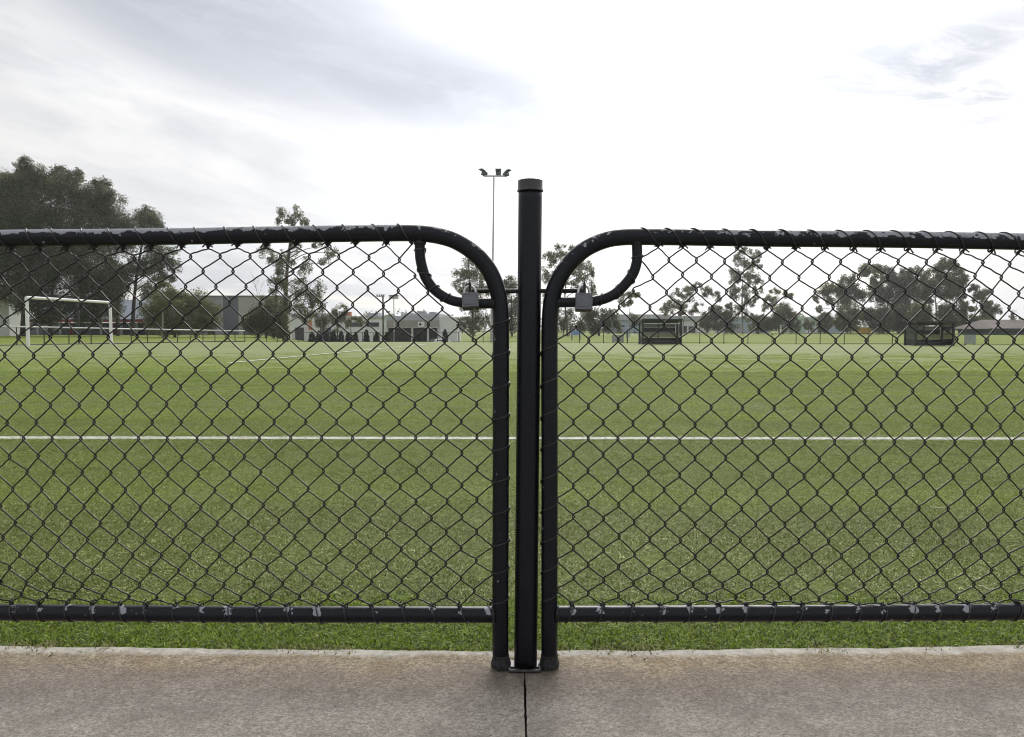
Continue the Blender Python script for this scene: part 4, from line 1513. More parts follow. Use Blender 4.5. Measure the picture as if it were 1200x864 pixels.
def shelter(x0, x1, ytop, ybase, label):
    A = G((x0 + x1) / 2, ybase, -0.015)
    Y = A.y - 0.4
    s = S(Y)
    W = (x1 - x0) * s
    H = (ybase - ytop) * s
    u = H / 30.0                         # one photo pixel of height
    root = empty('team_shelter', (A.x, Y, -0.015), label, 'dugout', 'team shelters on the far touchline')
    D = 1.15
    x_, y_ = A.x, Y
    z = lambda q: -0.015 + q * u

    def bx(name, a0, a1, b0, b1, c0, c1, mat, bev=0.0):
        o = MB().box(x_ + a0, x_ + a1, y_ + b0, y_ + b1, c0, c1).build(name, mat, root, False, bev)
        return o
    hw = W / 2
    for sx in (-1, 1):
        bx('corner_post', sx * hw - 0.05, sx * hw + 0.05, 0, 0.09, z(0), z(27.5), M_shelter)
        bx('corner_post', sx * hw - 0.05, sx * hw + 0.05, D - 0.09, D, z(0), z(24), M_shelter)
        bx('side_panel', sx * hw - 0.012, sx * hw + 0.012, 0.09, D - 0.09, z(0.4), z(8), M_navy)
        bx('side_pane', sx * hw - 0.006, sx * hw + 0.006, 0.09, D - 0.09, z(8.1), z(23), M_clearpoly)
    # sloping roof sheet: front edge high
    o = MB()
    o.add([(x_ - hw - .06, y_ - .14, z(27.6)), (x_ + hw + .06, y_ - .14, z(27.6)), (x_ + hw + .06, y_ + D + .06, z(24.4)), (x_ - hw - .06, y_ + D + .06, z(24.4)),
           (x_ - hw - .06, y_ - .14, z(29.4)), (x_ + hw + .06, y_ - .14, z(29.4)), (x_ + hw + .06, y_ + D + .06, z(25.6)), (x_ - hw - .06, y_ + D + .06, z(25.6))],
          [(3, 2, 1, 0), (4, 5, 6, 7), (0, 1, 5, 4), (1, 2, 6, 5), (2, 3, 7, 6), (3, 0, 4, 7)])
    o.build('roof', M_shelter, root)
    # back wall: pale pane strip, dark band, clear panes, dark seat back
    half = hw - 0.10
    for sx in (-1, 1):
        a0, a1 = (-half, -0.03) if sx < 0 else (0.03, half)
        bx('upper_pane', a0, a1, D - .06, D - .045, z(19.2), z(23.6), M_poly)
        bx('lower_pane', a0, a1, D - .06, D - .045, z(7.9), z(14), M_clearpoly)
    bx('back_band', -half, half, D - .075, D - .04, z(14.2), z(19.0), M_navy)
    bx('mullion', -0.025, 0.025, D - .08, D - .035, z(7), z(24), M_shelter)
    bx('seat_back', -half, half, D - .30, D - .26, z(3.6), z(7.6), M_navy)
    bx('bench_seat', -half, half, D - .62, D - .28, z(3.0), z(3.6), M_navy)
    bx('kick_panel', -half, half, D - .55, D - .52, z(0.2), z(2.9), M_navy)
    return root


shelter(751.5, 796.5, 373, 403.5, 'dark open team shelter with clear panes, left one, right of the gate post')
shelter(1068.5, 1112.5, 376, 405.2, 'dark open team shelter with clear panes, far right one, under the tall gums')


def thin_board(px0, px1, pt_, pb_, label):
    A = G((px0 + px1) / 2, pb_, -0.03)
    wd = (px1 - px0) * S(A.y)
    ht = (pb_ - pt_) * S(A.y)
    root = empty('grey_board', tuple(A), label, 'board', 'grey boards beside the team shelters')
    MB().box(A.x - wd / 2, A.x + wd / 2, A.y, A.y + 0.03, 0.04, ht).build('panel', M_panelgrey, root, False, 0.006)
    for sx in (-1, 1):
        MB().box(A.x + sx * (wd / 2 - .08) - .02, A.x + sx * (wd / 2 - .08) + .02, A.y + .032, A.y + .07, -0.03, ht * .95).build('stake', M_fencedark, root)
    return root


thin_board(717, 731, 393, 402.3, 'pale grey board on the far fence left of the nearer shelter')
thin_board(1130, 1143.5, 393.2, 404.3, 'pale grey board on the far fence right of the far right shelter')
c = G(735, 402, -0.05)
bn = empty('blue_bin', tuple(c), 'small blue bin on a dark post beside the left shelter', 'bin')
MB().tube([c, c + Vector((0, 0, 0.34))], 0.03, 8).build('stand', M_fencedark, bn, True)
MB().box(c.x - .075, c.x + .075, c.y - .08, c.y + .08, 0.30, 0.66).build('bin_body', M_bluebin, bn, False, 0.015)
MB().box(c.x - .085, c.x + .085, c.y - .09, c.y + .09, 0.662, 0.70).build('lid', M_bluebin, bn, False, 0.01)
c = place(675, 62, 0)
bt_ = empty('blue_bench', (c.x, c.y, tz(c.x, c.y)), 'small blue bench on the far grass right of the right gate stile', 'bench')
MB().box(c.x - .42, c.x + .42, c.y, c.y + .34, 0.36, 0.43).build('seat', M_bluebin, bt_)
MB().box(c.x - .42, c.x + .42, c.y + .34, c.y + .39, 0.42, 0.78).build('backrest', M_bluebin, bt_)
for sx in (-1, 1):
    MB().box(c.x + sx * .34 - .03, c.x + sx * .34 + .03, c.y + .02, c.y + .32, tz(c.x, c.y), 0.358).build('leg', M_fencedark, bt_)
c = place(742, 58, 0)
hp = catmull([c + Vector((-.27, 0, 0.0)), c + Vector((-.24, 0, .25)), c + Vector((-.05, 0, .43)), c + Vector((.15, 0, .42)), c + Vector((.27, 0, .28))], 5)
V, F, _ = sweep([p - c for p in hp], 0.03, 8)
ho = raw_mesh('hoop_rail', V, F, M_whitemetal, None, True)
ho.location = c
tag(ho, 'small white curved hoop rail on the far grass left of the left shelter', 'hoop')


# ================================================================== poles
def flood_mast():
    Y = 53.0
    base_ = P(576.3, 400.5, Y)
    z0 = -0.07
    topz = P(578.6, 206.5, Y).z
    x0, x1 = base_.x, P(578.8, 207, Y).x
    root = empty('floodlight_mast', (x0, Y, z0), 'tall thin floodlight mast with three lamp heads, rising left of the gate post', 'floodlight')
    s = S(Y)
    MB().tube([Vector((x0, Y, z0)), Vector((x0 + (x1 - x0) * .19, Y, z0 + (topz - z0) * 0.20))], [2.1 * s, 2.0 * s], 16).build('base_pole', M_polegrey, root, True)
    MB().tube([Vector((x0 + (x1 - x0) * .19, Y, z0 + (topz - z0) * 0.20)), Vector((x1, Y, topz))], [1.15 * s, 0.75 * s], 14).build('pole', M_polegrey, root, True)
    a, b = P(567, 206.3, Y), P(592, 207.4, Y)
    MB().box(a.x, b.x, Y - .06, Y + .06, a.z - .05, a.z + .03).build('cross_arm', M_polegrey, root)
    for px, py, yaw, rol in ((566.5, 202.8, -0.9, 0.5), (584, 203.1, 0.0, 0), (594, 203.6, 0.9, -0.5)):
        q = P(px, py, Y)
        o = MB()
        wv, hv = (3.0 * s, 2.3 * s)
        o.add([(-wv, -.05, -hv), (wv, -.05, -hv), (wv, -.05, hv), (-wv, -.05, hv), (-wv * .7, .28, -hv * .7), (wv * .7, .28, -hv * .7), (wv * .7, .28, hv * .7), (-wv * .7, .28, hv * .7)],
              [(0, 1, 2, 3), (7, 6, 5, 4), (0, 4, 5, 1), (1, 5, 6, 2), (2, 6, 7, 3), (3, 7, 4, 0)])
        o.box(-wv * 1.1, wv * 1.1, -.35, -.052, hv * .85, hv * 1.05)
        ob = o.build('lamp_head', M_lamp, None, False)
        ob.parent = root
        ob.location = q - Vector(root.location)
        ob.rotation_euler = (-0.35, 0, yaw)
        br = MB().box(q.x - .03, q.x + .03, Y - .03, Y + .03, P(px, 206.5, Y).z, q.z).build('bracket', M_lamp, root)


flood_mast()


def box_light(px, Y, ytop, label, w_px, h_px):
    s = S(Y)
    x = (px - 600) / FPX * Y
    z0 = tz(x, Y)
    zt = P(px, ytop, Y).z
    root = empty('street_light', (x, Y, z0), label, 'light pole')
    MB().tube([Vector((x, Y, z0)), Vector((x, Y, zt))], [0.55 * s * 1.3, 0.5 * s], 10).build('pole', M_polegrey, root, True)
    MB().box(x - w_px / 2 * s, x + w_px / 2 * s, Y - .3, Y + .3, zt - h_px / 2 * s, zt + h_px / 2 * s).build('lamp_box', M_polegrey, root, False, 0.05)
    MB().box(x - w_px / 2 * s * 1.05, x + w_px / 2 * s * 1.05, Y - .34, Y + .34, zt + h_px / 2 * s + .01, zt + h_px / 2 * s + .09).build('hood', M_lamp, root)


box_light(462, 84, 348.6, 'slim light pole with one wide boxy lamp, before the warehouse', 10, 3.2)


def power_pole(px, Y, ytop, arm, label, wpx):
    s = S(Y)
    x = (px - 600) / FPX * Y
    z0 = tz(x, Y)
    zt = P(px, ytop, Y).z
    root = empty('power_pole', (x, Y, z0), label, 'power pole')
    MB().tube([Vector((x, Y, z0)), Vector((x, Y, zt))], [wpx * s * .62, wpx * s * .45], 10).build('pole', M_wood, root, True)
    MB().box(x + arm[0] * s, x + arm[1] * s, Y - .08, Y + .06, zt - 1.5 * s, zt - 0.5 * s).build('cross_arm', M_wood, root)
    for q in np.linspace(arm[0] + .6, arm[1] - .6, 4):
        MB().lathe((x + q * s, Y, zt - 0.5 * s), [(.05, 0), (.08, .06), (.05, .12), (.07, .18), (.03, .22)], 8).build('insulator', M_lamp, root, True)
    return root


power_pole(449.3, 92, 346.3, (-7.5, 1.8), 'dark timber power pole with one offset cross arm, before the warehouse', 2.0)


# ================================================================== buildings
def bpart(root, name, x0, y0, x1, y1, Y, depth, mat, zbase=None, bev=0.0):
    a, b = P(x0, y1, Y), P(x1, y0, Y)
    z0 = zbase if zbase is not None else a.z
    return MB().box(a.x, b.x, Y, Y + depth, z0, b.z).build(name, mat, root, False, bev)


def broot(name, px, Y, label, cat='building'):
    x = (px - 600) / FPX * Y
    return empty(name, (x, Y, tz(x, Y)), label, cat)


# pavilion with the red fascia behind the goal
Y = 118.0
b = broot('pavilion', 115, Y, 'low pavilion with blue grey roof and red fascia behind the goal')
bpart(b, 'wall', 30, 378.6, 196, 394, Y + 5, 10, M_walldark, -0.2)
rf = MB()
p0, p1 = P(26, 374.2, Y), P(200, 374.2, Y)
p2, p3 = P(178, 349, Y), P(40, 349, Y)
rf.add([(p0.x, Y, p0.z), (p1.x, Y, p1.z), (p2.x, Y + 8, p2.z), (p3.x, Y + 8, p3.z), (p0.x, Y + 16, p0.z), (p1.x, Y + 16, p1.z)],
       [(0, 1, 2, 3), (4, 3, 2, 5), (0, 3, 4), (1, 5, 2), (0, 4, 5, 1)])
rf.build('roof', M_roofblue, b)
bpart(b, 'fascia', 26, 374.4, 200, 378.0, Y - 0.1, 0.25, M_red)
for px in (44, 70, 92, 118, 142, 160, 192):
    bpart(b, 'veranda_post', px - .8, 378.2, px + .8, 394, Y + 0.3, 0.25, M_wallgrey, -0.2)
for px in (48, 63, 100, 150, 168):
    bpart(b, 'window', px, 381, px + 9, 387, Y + 4.9, 0.12, M_wallgrey)
for px in (80, 130):
    bpart(b, 'door', px, 380, px + 6, 394, Y + 4.9, 0.12, M_red, -0.15)
# white shed on the far left
Y = 105.0
b = broot('white_shed', -20, Y, 'plain white shed wall at the far left edge behind the fence')
bpart(b, 'wall', -110, 352, 10, 394, Y, 3, M_wallwhite, -0.2)
bpart(b, 'roof', -112, 349.5, 11, 351.8, Y - .3, 3.6, M_roof)
bpart(b, 'roller_door', -60, 366, -35, 394, Y - .06, .1, M_wallgrey, -0.15)
# grey warehouse with slate and beige panels
Y = 128.0
b = broot('grey_warehouse', 280, Y, 'flat roofed warehouse in grey, slate and beige wall panels left of the gum')
bpart(b, 'wall_panel', 166, 347.6, 261.8, 394, Y, 5, M_wallgrey, -0.3)
bpart(b, 'wall_panel', 262.0, 347.6, 278.8, 394, Y - .08, 5, M_walldark, -2.0)
bpart(b, 'wall_panel', 279.0, 347.9, 331, 394, Y, 5, M_wallbeige, -2.2)
bpart(b, 'parapet', 165, 346.4, 332, 347.4, Y - .2, 5.5, M_wallgrey)
bpart(b, 'door', 244, 383, 251, 394, Y - .07, .1, M_opening, -0.2)
bpart(b, 'door', 285, 384, 296, 394, Y - .07, .1, M_walldark, -1.9)
# shops with orange signs
Y = 150.0
b = broot('factory_row', 395, Y, 'pale factory row with orange signs behind the young trees')
bpart(b, 'wall', 338, 372, 403, 396, Y, 18, M_wallwhite, -2.4)
bpart(b, 'roof', 337, 367.6, 372, 371.8, Y - .2, 18, M_walldark)
bpart(b, 'wall', 403.1, 373, 456, 396, Y - 2, 18, M_wallwhite, -2.4)
bpart(b, 'roof', 402.5, 370.8, 457, 372.8, Y - 2.3, 18, M_roof)
bpart(b, 'roof_box', 430, 367, 443, 370.6, Y + 2, 4, M_wallgrey)
bpart(b, 'sign_board', 361.3, 375.5, 365.2, 387, Y - 2.6, .3, M_orange)
bpart(b, 'roof_sign', 404, 365.6, 411, 370.6, Y - 2.0, 1.2, M_orange)
bpart(b, 'door', 346, 384, 356, 396, Y - .08, .12, M_opening, -2.3)
bpart(b, 'door', 375, 384, 388, 396, Y - .08, .12, M_walldark, -2.3)
bpart(b, 'window', 410, 378, 424, 383, Y - 2.08, .12, M_glass)
bpart(b, 'window', 430, 378, 444, 383, Y - 2.08, .12, M_glass)
# long warehouse with dark bays
Y = 108.0
b = broot('bay_warehouse', 490, Y, 'long pale warehouse with dark loading bays and a square sign')
bpart(b, 'wall', 453.2, 370.6, 514.8, 383.6, Y + .3, 7, M_roof)
bpart(b, 'fascia', 453, 375.6, 514.6, 384.0, Y - .8, 1.0, M_fascia)
bpart(b, 'wall', 515, 371.8, 536, 399, Y - .6, 8, M_wallwhite, -2.3)
bpart(b, 'roof', 470, 367.4, 515, 370.4, Y + 4, 18, M_roof)
bpart(b, 'roof_box', 489, 364.8, 498, 367.2, Y + 5, 3, M_wallgrey)
bpart(b, 'roof_box', 503, 365.8, 510, 367.2, Y + 5, 3, M_wallgrey)
bpart(b, 'loading_bay', 453.2, 384.2, 514.6, 399, Y + 3.6, 1, M_opening, -2.3)  # near-black panel painting the shade inside the open bays
for px in (453.6, 483, 501.4, 513.6):
    bpart(b, 'column', px - .95, 384.1, px + .95, 399, Y - .4, .5, M_wallwhite, -2.3)
sg = bpart(b, 'sign_board', 489.6, 377.2, 497.2, 383.2, Y - .95, .12, M_sign)
q = P(493.4, 380.2, Y)
MB().lathe((q.x, Y - 1.0, q.z), [(.02, 0), (.17, .005), (.19, .02), (.17, .04)], 14, (0, -1, 0)).build('sign_emblem', M_opening, b)
# pale sheds beyond the right stile
Y = 170.0
b = broot('pale_factory', 770, Y, 'long pale factory roof and white wall behind the left shelter')
bpart(b, 'wall', 716, 375.6, 752, 392, Y, 14, M_bluewall, -0.3)
bpart(b, 'wall', 752.2, 375.6, 832, 392, Y + .2, 14, M_wallwhite, -0.3)
bpart(b, 'roof', 714, 368.6, 786, 375.4, Y - .4, 15, M_roof)
bpart(b, 'roof', 786.2, 370.6, 834, 375.4, Y - .2, 15, M_roof)
for px in (756, 762.5):
    bpart(b, 'roof_vent', px, 371, px + 2.2, 373, Y - .8, .5, M_wallwhite)
bpart(b, 'loading_door', 800, 382, 805, 392, Y + .08, .1, M_opening, -0.2)
bpart(b, 'loading_door', 807, 382.6, 815, 392, Y + .08, .1, M_opening, -0.2)
bpart(b, 'window', 726, 381, 732, 383.5, Y - .07, .1, M_glass)
bpart(b, 'window', 738, 381, 744, 383.5, Y - .07, .1, M_glass)
Y = 190.0
b = broot('blue_shed', 880, Y, 'blue grey shed behind the slender gum tree')
bpart(b, 'wall', 853, 373.5, 902, 392, Y, 12, M_bluewall, -0.3)
bpart(b, 'roof', 852, 371, 903, 373.3, Y - .4, 13, M_roof)
bpart(b, 'door', 862, 380, 870, 392, Y - .07, .1, M_wallgrey, -.2)
b = broot('mint_shed', 945, Y + 6, 'pale mint green shed between bushes, left of the yellow container')
bpart(b, 'wall', 935, 374.4, 962, 392, Y + 6, 12, M_mint, -0.3)
bpart(b, 'roof', 934, 371.6, 992, 374.2, Y + 5.6, 13, M_mint)
bpart(b, 'wall', 962.1, 375.0, 990, 392, Y + 6.3, 12, M_bluewall, -0.3)
bpart(b, 'door', 944, 382, 950, 392, Y + 5.93, .1, M_wallwhite, -.2)
# brown roofed house at the right edge
Y = 120.0
b = broot('brown_roof_house', 1190, Y, 'house with brown hipped roof and dark green walls at the right edge')
bpart(b, 'wall', 1166, 385.6, 1262, 392.5, Y, 10, M_green, -0.3)
rf = MB()
e0, e1 = P(1160.5, 385.4, Y), P(1268, 385.4, Y)
r0, r1 = P(1173, 374.4, Y), P(1255, 374.0, Y)
rf.add([(e0.x, Y - .8, e0.z), (e1.x, Y - .8, e1.z), (r1.x, Y + 5, r1.z), (r0.x, Y + 5, r0.z), (e0.x, Y + 11, e0.z), (e1.x, Y + 11, e1.z)],
       [(0, 1, 2, 3), (4, 3, 2, 5), (0, 3, 4), (1, 5, 2), (0, 4, 5, 1)])
rfo = rf.build('roof', M_rooftile, b)
bpart(b, 'gutter', 1160.3, 385.0, 1268.2, 385.9, Y - .95, .14, M_fencedark)
ch = P(1186.5, 366.8, Y + 5)
MB().box(ch.x - .18, ch.x + .18, Y + 4.8, Y + 5.2, r0.z - .8, ch.z).build('chimney', M_rooftile, rfo)
an = MB()
an.tube([Vector((ch.x, Y + 5, ch.z)), Vector((ch.x, Y + 5, ch.z + .5))], .03, 6)
for k in range(3):
    an.tube([Vector((ch.x - .25, Y + 5, ch.z + .2 + .13 * k)), Vector((ch.x + .75, Y + 5, ch.z + .22 + .13 * k))], .025, 6)
an.build('antenna', M_polegrey, rfo)
bpart(b, 'window', 1178, 387, 1186, 390.5, Y - .06, .1, M_glass)
bpart(b, 'window', 1206, 387, 1216, 390.5, Y - .06, .1, M_glass)
# yellow container
Y = 140.0
b = broot('yellow_container', 1015, Y, 'small yellow skip container on the far grass under the gums', 'container')
bpart(b, 'body', 1009.2, 385.2, 1021.3, 390.6, Y, 1.6, M_yellow, -0.05, 0.03)
for px in np.linspace(1010.2, 1020.3, 6):
    bpart(b, 'rib', px - .25, 385.4, px + .25, 390.4, Y - .07, .08, M_yellow, 0.0)
bpart(b, 'rim', 1008.9, 384.6, 1021.6, 385.3, Y - .1, 1.8, M_yellow)


# ================================================================== white car (three quarter on, beyond the fence)
def car():
    Y = 104.0
    x = (512 - 600) / FPX * Y
    zg = tz(x, Y)
    root = empty('parked_car', (x, Y, zg), 'white hatchback parked before the warehouse bays, half hidden by the fence', 'car')
    root.rotation_euler = (0, 0, R(38))
    W2 = 0.88
    prof = [(-2.05, .32), (-2.1, .62), (-1.95, .82), (-1.15, .95), (-.45, 1.38), (.75, 1.46), (1.55, 1.30), (1.98, .92), (2.05, .55), (2.0, .32)]
    n = len(prof)
    V, F = [], []
    for sy_, k in ((-W2, 1), (W2, 1)):
        for px, pz in prof:
            inset = 0.16 * max(0, (pz - .9) / .55)
            V.append((px, sy_ * (1 - inset), pz))
    F.append(tuple(range(n)))
    F.append(tuple(range(2 * n - 1, n - 1, -1)))
    F += [(i, i + n, (i + 1) % n + n, (i + 1) % n) for i in range(n)]
    body = raw_mesh('body', V, F, M_carwhite)
    bm = bmesh.new()
    bm.from_mesh(body.data)
    bmesh.ops.recalc_face_normals(bm, faces=bm.faces[:])
    bmesh.ops.bevel(bm, geom=bm.edges[:], offset=.05, segments=2, affect='EDGES')
    bm.to_mesh(body.data)
    bm.free()
    for p in body.data.polygons:
        p.use_smooth = True
    body.parent = root
    for sy_ in (-1, 1):
        yy = sy_ * W2 * .90
        gl = MB().add([(-.95, yy, 1.0), (1.55, yy, 1.0), (1.25, yy * .955, 1.30), (-.35, yy * .955, 1.33), (-.95, yy + sy_ * .03, 1.0), (1.55, yy + sy_ * .03, 1.0), (1.25, yy * .955 + sy_ * .03, 1.30), (-.35, yy * .955 + sy_ * .03, 1.33)],
                      [(0, 1, 2, 3), (7, 6, 5, 4), (0, 4, 5, 1), (1, 5, 6, 2), (2, 6, 7, 3), (3, 7, 4, 0)])
        mb = MB()
        mb.add([(-.95, yy, 1.0), (1.55, yy, 1.0), (1.25, yy * .955, 1.30), (-.35, yy * .955, 1.33), (-.95, yy + sy_ * .04, 1.0), (1.55, yy + sy_ * .04, 1.0), (1.25, yy * .955 + sy_ * .04, 1.30), (-.35, yy * .955 + sy_ * .04, 1.33)],
               [(0, 1, 2, 3), (7, 6, 5, 4), (0, 4, 5, 1), (1, 5, 6, 2), (2, 6, 7, 3), (3, 7, 4, 0)])
        mb.build('side_window', M_glass).parent = root
        for wx in (-1.3, 1.28):
            wh = MB().lathe((wx, sy_ * .70, .32), [(.30, 0), (.32, .03), (.32, .17), (.30, .20)], 20, (0, sy_, 0)).build('wheel', M_rubber, None, True)
            wh.parent = root
            rim = MB().lathe((wx, sy_ * .70 + sy_ * .198, .32), [(.20, 0), (.20, .012), (.06, .02)], 16, (0, sy_, 0)).build('rim', M_polegrey, None, True)
            rim.parent = wh
        hl = MB().box(-2.12, -1.98, sy_ * .62 - .16, sy_ * .62 + .16, .62, .76).build('headlight', M_chrome, None, False, .02)
        hl.parent = root
    ws = MB()
    ws.add([(-1.12, -.72, .98), (-1.12, .72, .98), (-.52, .64, 1.35), (-.52, -.64, 1.35), (-1.16, -.72, 1.0), (-1.16, .72, 1.0), (-.56, .64, 1.37), (-.56, -.64, 1.37)],
           [(0, 1, 2, 3), (7, 6, 5, 4), (0, 4, 5, 1), (1, 5, 6, 2), (2, 6, 7, 3), (3, 7, 4, 0)])
    ws.build('windscreen', M_glass).parent = root


car()


# ================================================================== trees
PAL = {
    'gum_dark': [(0.062, 0.078, 0.040), (0.100, 0.122, 0.060), (0.150, 0.172, 0.090), (0.210, 0.216, 0.130)],
    'gum': [(0.080, 0.092, 0.042), (0.122, 0.136, 0.063), (0.168, 0.178, 0.090), (0.212, 0.212, 0.122)],
    'olive': [(0.100, 0.112, 0.043), (0.142, 0.154, 0.062), (0.182, 0.190, 0.088), (0.215, 0.212, 0.112)],
    'bush': [(0.068, 0.088, 0.038), (0.102, 0.124, 0.054), (0.142, 0.162, 0.074), (0.178, 0.188, 0.096)],
    'cypress': [(0.030, 0.042, 0.030), (0.045, 0.058, 0.040), (0.062, 0.074, 0.052)],
}


def leaves(clumps, Y, pal, size, n_per, r, depth_jit, droop=0.6, sub=0.36):
    """leaf cards grouped into twig sprays that fill each clump unevenly; clumps in photo pixels at distance Y"""
    s = S(Y)
    Vs, Cs = [], []
    for (px, py, rx, ry) in clumps:
        c = np.array(P(px, py, Y)) + np.array([0, r.normal(0, depth_jit), 0])
        Rx, Rz = rx * s, ry * s
        area = rx * ry
        nsub = max(4, int(area / 5.0 * n_per))
        for _ in range(nsub):
            d = r.normal(0, 1, 3)
            d /= np.linalg.norm(d)
            q = d * (r.uniform(0.10, 1.0) ** 0.5) * 0.92
            cc = c + q * np.array([Rx, 0.8 * Rx, Rz])
            sr = sub * 0.85 * min(Rx, Rz) * r.uniform(0.5, 1.3) + 0.22
            m = int(r.integers(60, 105))
            off_ = r.normal(0, 1, (m, 3))
            off_ *= (r.uniform(0, 1, m) ** 0.45 * sr / np.linalg.norm(off_, axis=1))[:, None]
            pos = cc + off_
            L = size * r.uniform(0.6, 1.35, m)
            wd = L * r.uniform(0.34, 0.6, m)
            a = r.normal(0, 1, (m, 3))
            a[:, 2] = a[:, 2] * 0.6 - droop
            a /= np.linalg.norm(a, axis=1)[:, None]
            b = r.normal(0, 1, (m, 3))
            b -= a * (a * b).sum(1)[:, None]
            b /= np.linalg.norm(b, axis=1)[:, None]
            q4 = np.stack([pos - a * L[:, None] / 2, pos + b * wd[:, None] / 2, pos + a * L[:, None] / 2, pos - b * wd[:, None] / 2], 1)
            Vs.append(q4.reshape(-1, 3))
            col = np.array(pal)[r.integers(0, len(pal), m)] * r.uniform(0.8, 1.2) * r.uniform(0.85, 1.15, (m, 1))
            Cs.append(np.repeat(col, 4, axis=0))
    V = np.concatenate(Vs)
    F = np.arange(len(V)).reshape(-1, 4)
    return V, F, np.concatenate(Cs)


def tree(name, label, Y, base, trunk, wpx, clumps, pal='gum', bark=None, size=None, n_per=1.0, seed=0, group='trees beyond the pitch',
         limbs=True, cat='tree', depth=None, droop=0.6, sub=0.36, extra_trunks=()):
    r = np.random.default_rng(100 + seed)
    x0 = (base - 600) / FPX * Y
    zg = tz(x0, Y)
    root = empty(name, (x0, Y, zg), label, cat, group)
    s = S(Y)
    bark = bark or M_bark
    clumps = [(c[0], c[1], c[2], c[3] if len(c) > 3 else c[2]) for c in clumps]
    span = max(c[0] for c in clumps) - min(c[0] for c in clumps)
    dj = depth if depth is not None else span * s * 0.16 + 0.3
    size = size or max(0.18, 1.9 * s)
    clumps = [(a_, b_, c_ * 1.12 + 0.6, d_ * 1.12 + 0.6) for a_, b_, c_, d_ in clumps]

    def stem_(pts, wp):
        line = [Vector((x0, Y, zg - 0.1))] if pts is trunk else []
        line += [P(px, py, Y) + Vector((0, r.normal(0, 0.1), 0)) for px, py in pts]
        cl = catmull(line, 5)
        n = len(cl)
        rad = [max(0.02, wp * s / 2 * (1.12 - 0.8 * (i / (n - 1)) ** 0.9)) for i in range(n)]
        return cl, rad
    cl, rad = stem_(trunk, wpx)
    mb = MB()
    mb.tube(cl, rad, 10)
    mb.build('trunk', bark, root, True)
    for et, ew in extra_trunks:
        line = [Vector(((et[0][0] - 600) / FPX * Y, Y + 0.3, zg - 0.1))] + [P(px, py, Y) for px, py in et[1:]]
        c2 = catmull(line, 5)
        MB().tube(c2, [max(.02, ew * s / 2 * (1.1 - .75 * i / (len(c2) - 1))) for i in range(len(c2))], 8).build('trunk', bark, root, True)
    if limbs:
        lm = MB()
        for (px, py, rx, ry) in clumps:
            tgt = P(px, py, Y) + Vector((0, r.normal(0, dj), 0))
            # leave the trunk somewhat below the clump
            cand = [i for i, q in enumerate(cl) if q.z < tgt.z - 0.25 * abs(tgt.x - q.x)]
            i = cand[-1] if cand else len(cl) // 2
            a = cl[i]
            m1 = a.lerp(tgt, 0.5) + Vector((r.normal(0, .2), 0, 0.10 * (tgt - a).length))
            rr_ = max(0.03, min(rad[i] * 0.6, 0.7 * s))
            c3 = catmull([a, m1, tgt], 4)
            lm.tube(c3, [rr_ * (1 - 0.65 * k / (len(c3) - 1)) for k in range(len(c3))], 5)
        lm.build('limbs', bark, root, True)
    V, F, C = leaves(clumps, Y, PAL[pal], size, n_per, r, dj * 0.7, droop, sub)
    raw_mesh('crown', V, F, M_leaf, root, False, cols=C)
    return root


GRP_L = 'trees behind the goal'
# --- big gums behind the goal
tree('gum_tree', 'huge dark gum tree filling the far left behind the goal', 100, 28, [(29, 370), (33, 335), (40, 290), (48, 240)], 7.5,
     [(16, 228, 20, 22), (42, 214, 22, 18), (12, 262, 30, 28), (50, 252, 32, 26), (84, 226, 24, 16), (116, 236, 24, 16), (100, 262, 34, 26), (132, 266, 20, 22),
      (15, 300, 32, 28), (58, 300, 36, 28), (105, 305, 32, 26), (40, 198, 9, 8), (62, 200, 9, 8), (88, 208, 10, 8), (110, 214, 11, 8), (128, 230, 9, 7), (6, 208, 12, 9), (22, 204, 10, 9), (30, 212, 14, 12), (60, 214, 16, 10), (-30, 245, 40, 36), (-45, 300, 45, 40), (-70, 260, 40, 40), (-18, 222, 24, 18),
      (10, 335, 24, 16), (52, 336, 28, 18), (95, 338, 28, 20), (128, 342, 16, 18), (45, 356, 18, 14), (75, 360, 20, 14), (108, 358, 20, 14), (-20, 345, 20, 14), (62, 372, 16, 8), (96, 372, 18, 7), (136, 362, 10, 12)],
     'gum_dark', n_per=1.15, seed=1, group=GRP_L, sub=0.36, depth=1.5, extra_trunks=([[(58, 394), (60, 350), (70, 300)], 5], [[(-20, 394), (-22, 340), (-30, 270)], 5]))
tree('gum_tree', 'lacy gum tree at the right shoulder of the huge one, behind the far goal post', 104, 156, [(156, 365), (159, 325), (166, 285), (170, 255)], 4.5,
     [(165, 252, 12, 10), (172, 266, 20, 16), (184, 270, 8, 10), (150, 285, 18, 16), (178, 292, 14, 12), (196, 300, 14, 12), (203, 310, 9, 9), (160, 312, 16, 14), (184, 320, 14, 12), (146, 330, 16, 16), (170, 340, 14, 10), (199, 328, 9, 7), (133, 318, 14, 14)],
     'gum_dark', n_per=0.85, seed=2, group=GRP_L, sub=0.34, extra_trunks=([[(137, 394), (138, 350), (142, 310)], 4],))
tree('bushy_tree', 'rounded olive green tree with hidden trunk before the grey warehouse', 86, 205, [(205, 380), (207, 365)], 3,
     [(186, 366, 15, 16), (205, 358, 18, 15), (226, 356, 18, 14), (242, 366, 14, 14), (200, 378, 20, 13), (228, 376, 22, 14), (176, 382, 12, 10), (250, 378, 10, 11), (212, 348, 10, 7)],
     'olive', n_per=0.9, seed=3, group=GRP_L)
